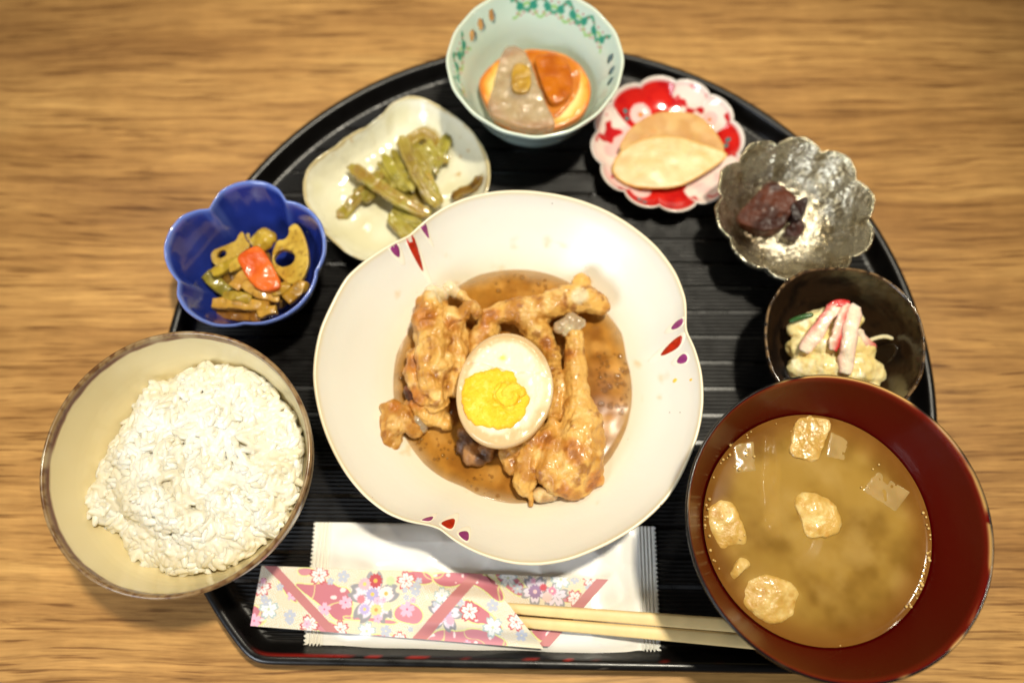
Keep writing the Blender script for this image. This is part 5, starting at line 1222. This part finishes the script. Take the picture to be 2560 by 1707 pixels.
PNK += [[(-94.1, -14.9), (-87.1, -13.7), (-79.7, -18.6), (-81.5, -20.4), (-91.2, -19.2)], [(-51.9, 8.6), (-40.7, 8.3), (-37.3, 3.6), (-43.8, 2.3), (-49.1, 4.8)], [(-104.5, 9.9), (-96.0, 9.9), (-96.4, 7.4), (-101.6, 6.1)], [(-27.2, -6.3), (-20.8, -3.9), (-9.0, -11.3), (-3.2, -18.6), (-10.9, -14.9), (-20.0, -14.9)], [(-75.1, -21.0), (-62.3, -20.1), (-53.2, -21.0), (-62.1, -22.8)]] + [[(-9.8, 8.0), (-0.6, 8.0), (7.2, 1.1), (4.6, -3.9), (-3.2, 1.1)], [(18.9, -6.3), (28.0, -2.6), (33.4, 1.1), (30.6, -5.1)], [(7.1, -16.7), (14.8, -18.0), (18.7, -18.6), (14.8, -24.6)]]
_r = random.Random(3)
for _ in range(34):
    (PK if _r.random() < .5 else GB).append((_r.uniform(-122, 42), _r.uniform(-26, 10), _r.uniform(1.3, 2.4), _r.uniform(0, 1.2)))
def p_paper(X, Y):
    n = len(X); c = np.tile((226, 218, 200), (n, 1)).astype(float)
    lat = (np.abs(((X * .98 + Y * .1) / .78) % 1 - .5) < .18) | (np.abs(((Y * .98 - X * .1) / .78) % 1 - .5) < .18)
    c = mixc(c, (214, 196, 152), lat * .6)
    q = np.c_[X, Y, X * 0]
    # key-fret areas: white lines on straw yellow, in diagonal steps
    fret = sstep(.02, .10, noise(q, 17, 41, 2) + .08 * np.sin(X * .2))
    a, b = (X * .86 + Y * .5), (-X * .5 + Y * .86)
    ka = (np.floor(a / 2.3) + np.floor(b / 2.3)) % 2
    ln = np.where(ka > 0, np.abs((a / .92) % 1 - .5) < .22, np.abs((b / .92) % 1 - .5) < .22)
    fc = mixc(np.tile((232, 226, 216), (n, 1)).astype(float), (208, 184, 132), ln * .8)
    c = mixc(c, fc, fret)
    for i, P in enumerate(PNK):
        P = chaikin(P, 2, True); ins = in_poly(P, X, Y) * 1.0; e = edge_dist(P, X, Y)
        c = mixc(c, (218, 226, 140), (e < .55) * .8)
        c = mixc(c, (196, 118, 130) if i % 2 == 0 else (206, 138, 148), ins)
        spk = (noise(q, 3.4, 51 + i, 1) > .70); c = mixc(c, (248, 226, 224), ins * spk * .9)
        vin = np.abs(noise(q, 9, 61 + i, 1)); c = mixc(c, (222, 226, 150), ins * (vin < .05) * .7)
    for x, y, r, t in BIG:
        c = fl(X, Y, c, x, y, r, (226, 212, 224), (150, 148, 152), t)
    for P, cc, co_ in CHR:
        for x, y, r in P:
            d = np.hypot(X - x, Y - y); an = np.arctan2(Y - y, X - x)
            c = mixc(c, cc, sstep(r, r - .3, d + .35 * np.cos(12 * an) * np.minimum(d / r, 1.2) ** 2)); 
            if co_: c = mixc(c, co_, sstep(r * .35, r * .25, d))
    for x, y, r, t in WR: c = fl(X, Y, c, x, y, r, (236, 226, 222), (194, 96, 100), t, (226, 130, 120))
    for x, y, r, t in WB: c = fl(X, Y, c, x, y, r, (238, 238, 236), (176, 192, 192), t, (200, 206, 170))
    for x, y, r, t in GB: c = fl(X, Y, c, x, y, r, (186, 190, 204), None, t, (236, 220, 170))
    for x, y, r, t in PK: c = fl(X, Y, c, x, y, r, (240, 182, 204), None, t, (214, 96, 130))
    return c
def sheet(name, poly, zf, parent, stripes=(), thick=.18, res=.30):
    poly = np.array(poly); x0, y0 = poly.min(0); x1, y1 = poly.max(0)
    # a quad patch: bilinear over four corners keeps the edges crisp
    A, B_, C2, D2 = [np.array(p) for p in poly]
    nu = int(max(np.linalg.norm(B_ - A), np.linalg.norm(C2 - D2)) / res); nv = int(max(np.linalg.norm(D2 - A), np.linalg.norm(C2 - B_)) / res)
    u, v = np.meshgrid(np.linspace(0, 1, nu), np.linspace(0, 1, nv)); u = u.ravel()[:, None]; v = v.ravel()[:, None]
    Q = (A * (1 - u) + B_ * u) * (1 - v) + (D2 * (1 - u) + C2 * u) * v
    c = p_paper(Q[:, 0], Q[:, 1])
    for sp in stripes:
        c = mixc(c, (192, 124, 124), in_poly(sp, Q[:, 0], Q[:, 1]) * 1.0)
    z = np.array(zf(Q[:, 0], Q[:, 1]))
    top = np.c_[Q, z]; bot = np.c_[Q, z - thick]; k = len(Q)
    F = [(i * nu + j, (i + 1) * nu + j, (i + 1) * nu + j + 1, i * nu + j + 1) for i in range(nv - 1) for j in range(nu - 1)]
    ring = [j for j in range(nu)] + [i * nu + nu - 1 for i in range(1, nv)] + [(nv - 1) * nu + j for j in range(nu - 2, -1, -1)] + [i * nu for i in range(nv - 2, 0, -1)]
    G_ = [(a, b, b + k, a + k) for a, b in zip(ring, ring[1:] + ring[:1])]
    under = [tuple(x + k for x in (ring))]
    return obj(name, np.r_[top, bot], F + G_ + under, paperm, parent, np.r_[c, np.tile((236, 226, 214), (k, 1))])
slv = thing('chopstick_sleeve', 'folded floral paper sleeve in pink and cream holding chopsticks', 'paper sleeve', (-40, -6, FL + 5))
TLc, TRc, TIP, BLc = (-121.4, 11.2, 16.0)[:2], (-13.2, 7.4, 16.0)[:2], (15.1, -26.5, 16.0)[:2], (-124.2, -16.3, 16.0)[:2]
def zb(x, y): return 13.6 + .35 * np.sin(np.asarray(x) * .05) + 0 * np.asarray(y)
ftip = (46.6, 4.8, 14.0)[:2]
sheet('back_flap', [(-24.4, 8.0, 14.0)[:2], ftip, (17.6, -25.5, 14.0)[:2], (-5.3, -24.7, 14.0)[:2]], lambda x, y: zb(x, y) - .1, slv, [[(42.7, 7.2), (47.0, 4.4), (17.2, -27.0), (12.1, -25.1)]])
sheet('back_panel', [TLc, (TRc[0] - 6, TRc[1]), (TIP[0] - 16, TIP[1] + 2), BLc], lambda x, y: zb(x, y), slv)
A0 = np.array((-22.9, -9.5, 16.8)); A1 = np.array((123.5, -20.7, 16.8))
_d = (A1 - A0)[:2] / np.linalg.norm((A1 - A0)[:2])
def hump(x, y):
    dx, dy = np.asarray(x) - A0[0], np.asarray(y) - A0[1]
    al = dx * _d[0] + dy * _d[1]; ac = np.abs(-dx * _d[1] + dy * _d[0])
    return 5.6 * sstep(-38, -6, al) * (1 - sstep(5.5, 13.5, ac))
sheet('front_panel', [TLc, TRc, TIP, BLc], lambda x, y: zb(x, y) + .35 + hump(x, y) + .5 * np.exp(-((np.asarray(y) + 4) / 9) ** 2), slv,
      [[(-120.4, 11.1), (-113.9, 11.1), (-81.0, -20.0), (-87.8, -19.0), (-111.6, 3.6)], [(-19.9, 8.0), (-13.6, 7.7), (-40.9, -23.3), (-47.8, -22.5)]])

# ------------------------------------------------------------------ chopsticks
chm = mat('pale_wood', (226, 198, 140), .45, .4, sss=.08, ss=.002, bump=((2, .05),), cvar=(9, .10))
nt = chm.node_tree
chp = thing('chopsticks', 'pair of pale wooden disposable chopsticks in the paper sleeve', 'chopsticks', (50, -13, FL + 6))
A0 = np.array((-22.9, -9.5, 16.8)); A1 = np.array((123.5, -20.7, 16.8))
d = (A1 - A0) / np.linalg.norm(A1 - A0); sd_ = np.array([-d[1], d[0], 0])
for s, (w0, w1) in ((1, (2.35, 3.35)), (-1, (2.35, 3.35))):
    n = 40; ns = 16
    V = []
    for i in range(n):
        t = i / (n - 1); hw = w0 + (w1 - w0) * t; th_ = 2.0
        gap = (.42 * (1 - t / .72) if t < .72 else 0) + .06
        c0 = A0 + (A1 - A0) * t + sd_ * s * (hw + gap)
        for j in range(ns):
            a = 2 * math.pi * j / ns
            cx = math.copysign(abs(math.cos(a)) ** .55, math.cos(a)) * hw; cz = math.copysign(abs(math.sin(a)) ** .55, math.sin(a)) * th_
            p = c0 + sd_ * cx; V.append((p[0], p[1], p[2] + cz))
    F = [(i * ns + j, (i + 1) * ns + j, (i + 1) * ns + (j + 1) % ns, i * ns + (j + 1) % ns) for i in range(n - 1) for j in range(ns)]
    F += [tuple(range(ns)), tuple(reversed(range((n - 1) * ns, n * ns)))]
    obj('stick', V, F, chm, chp)
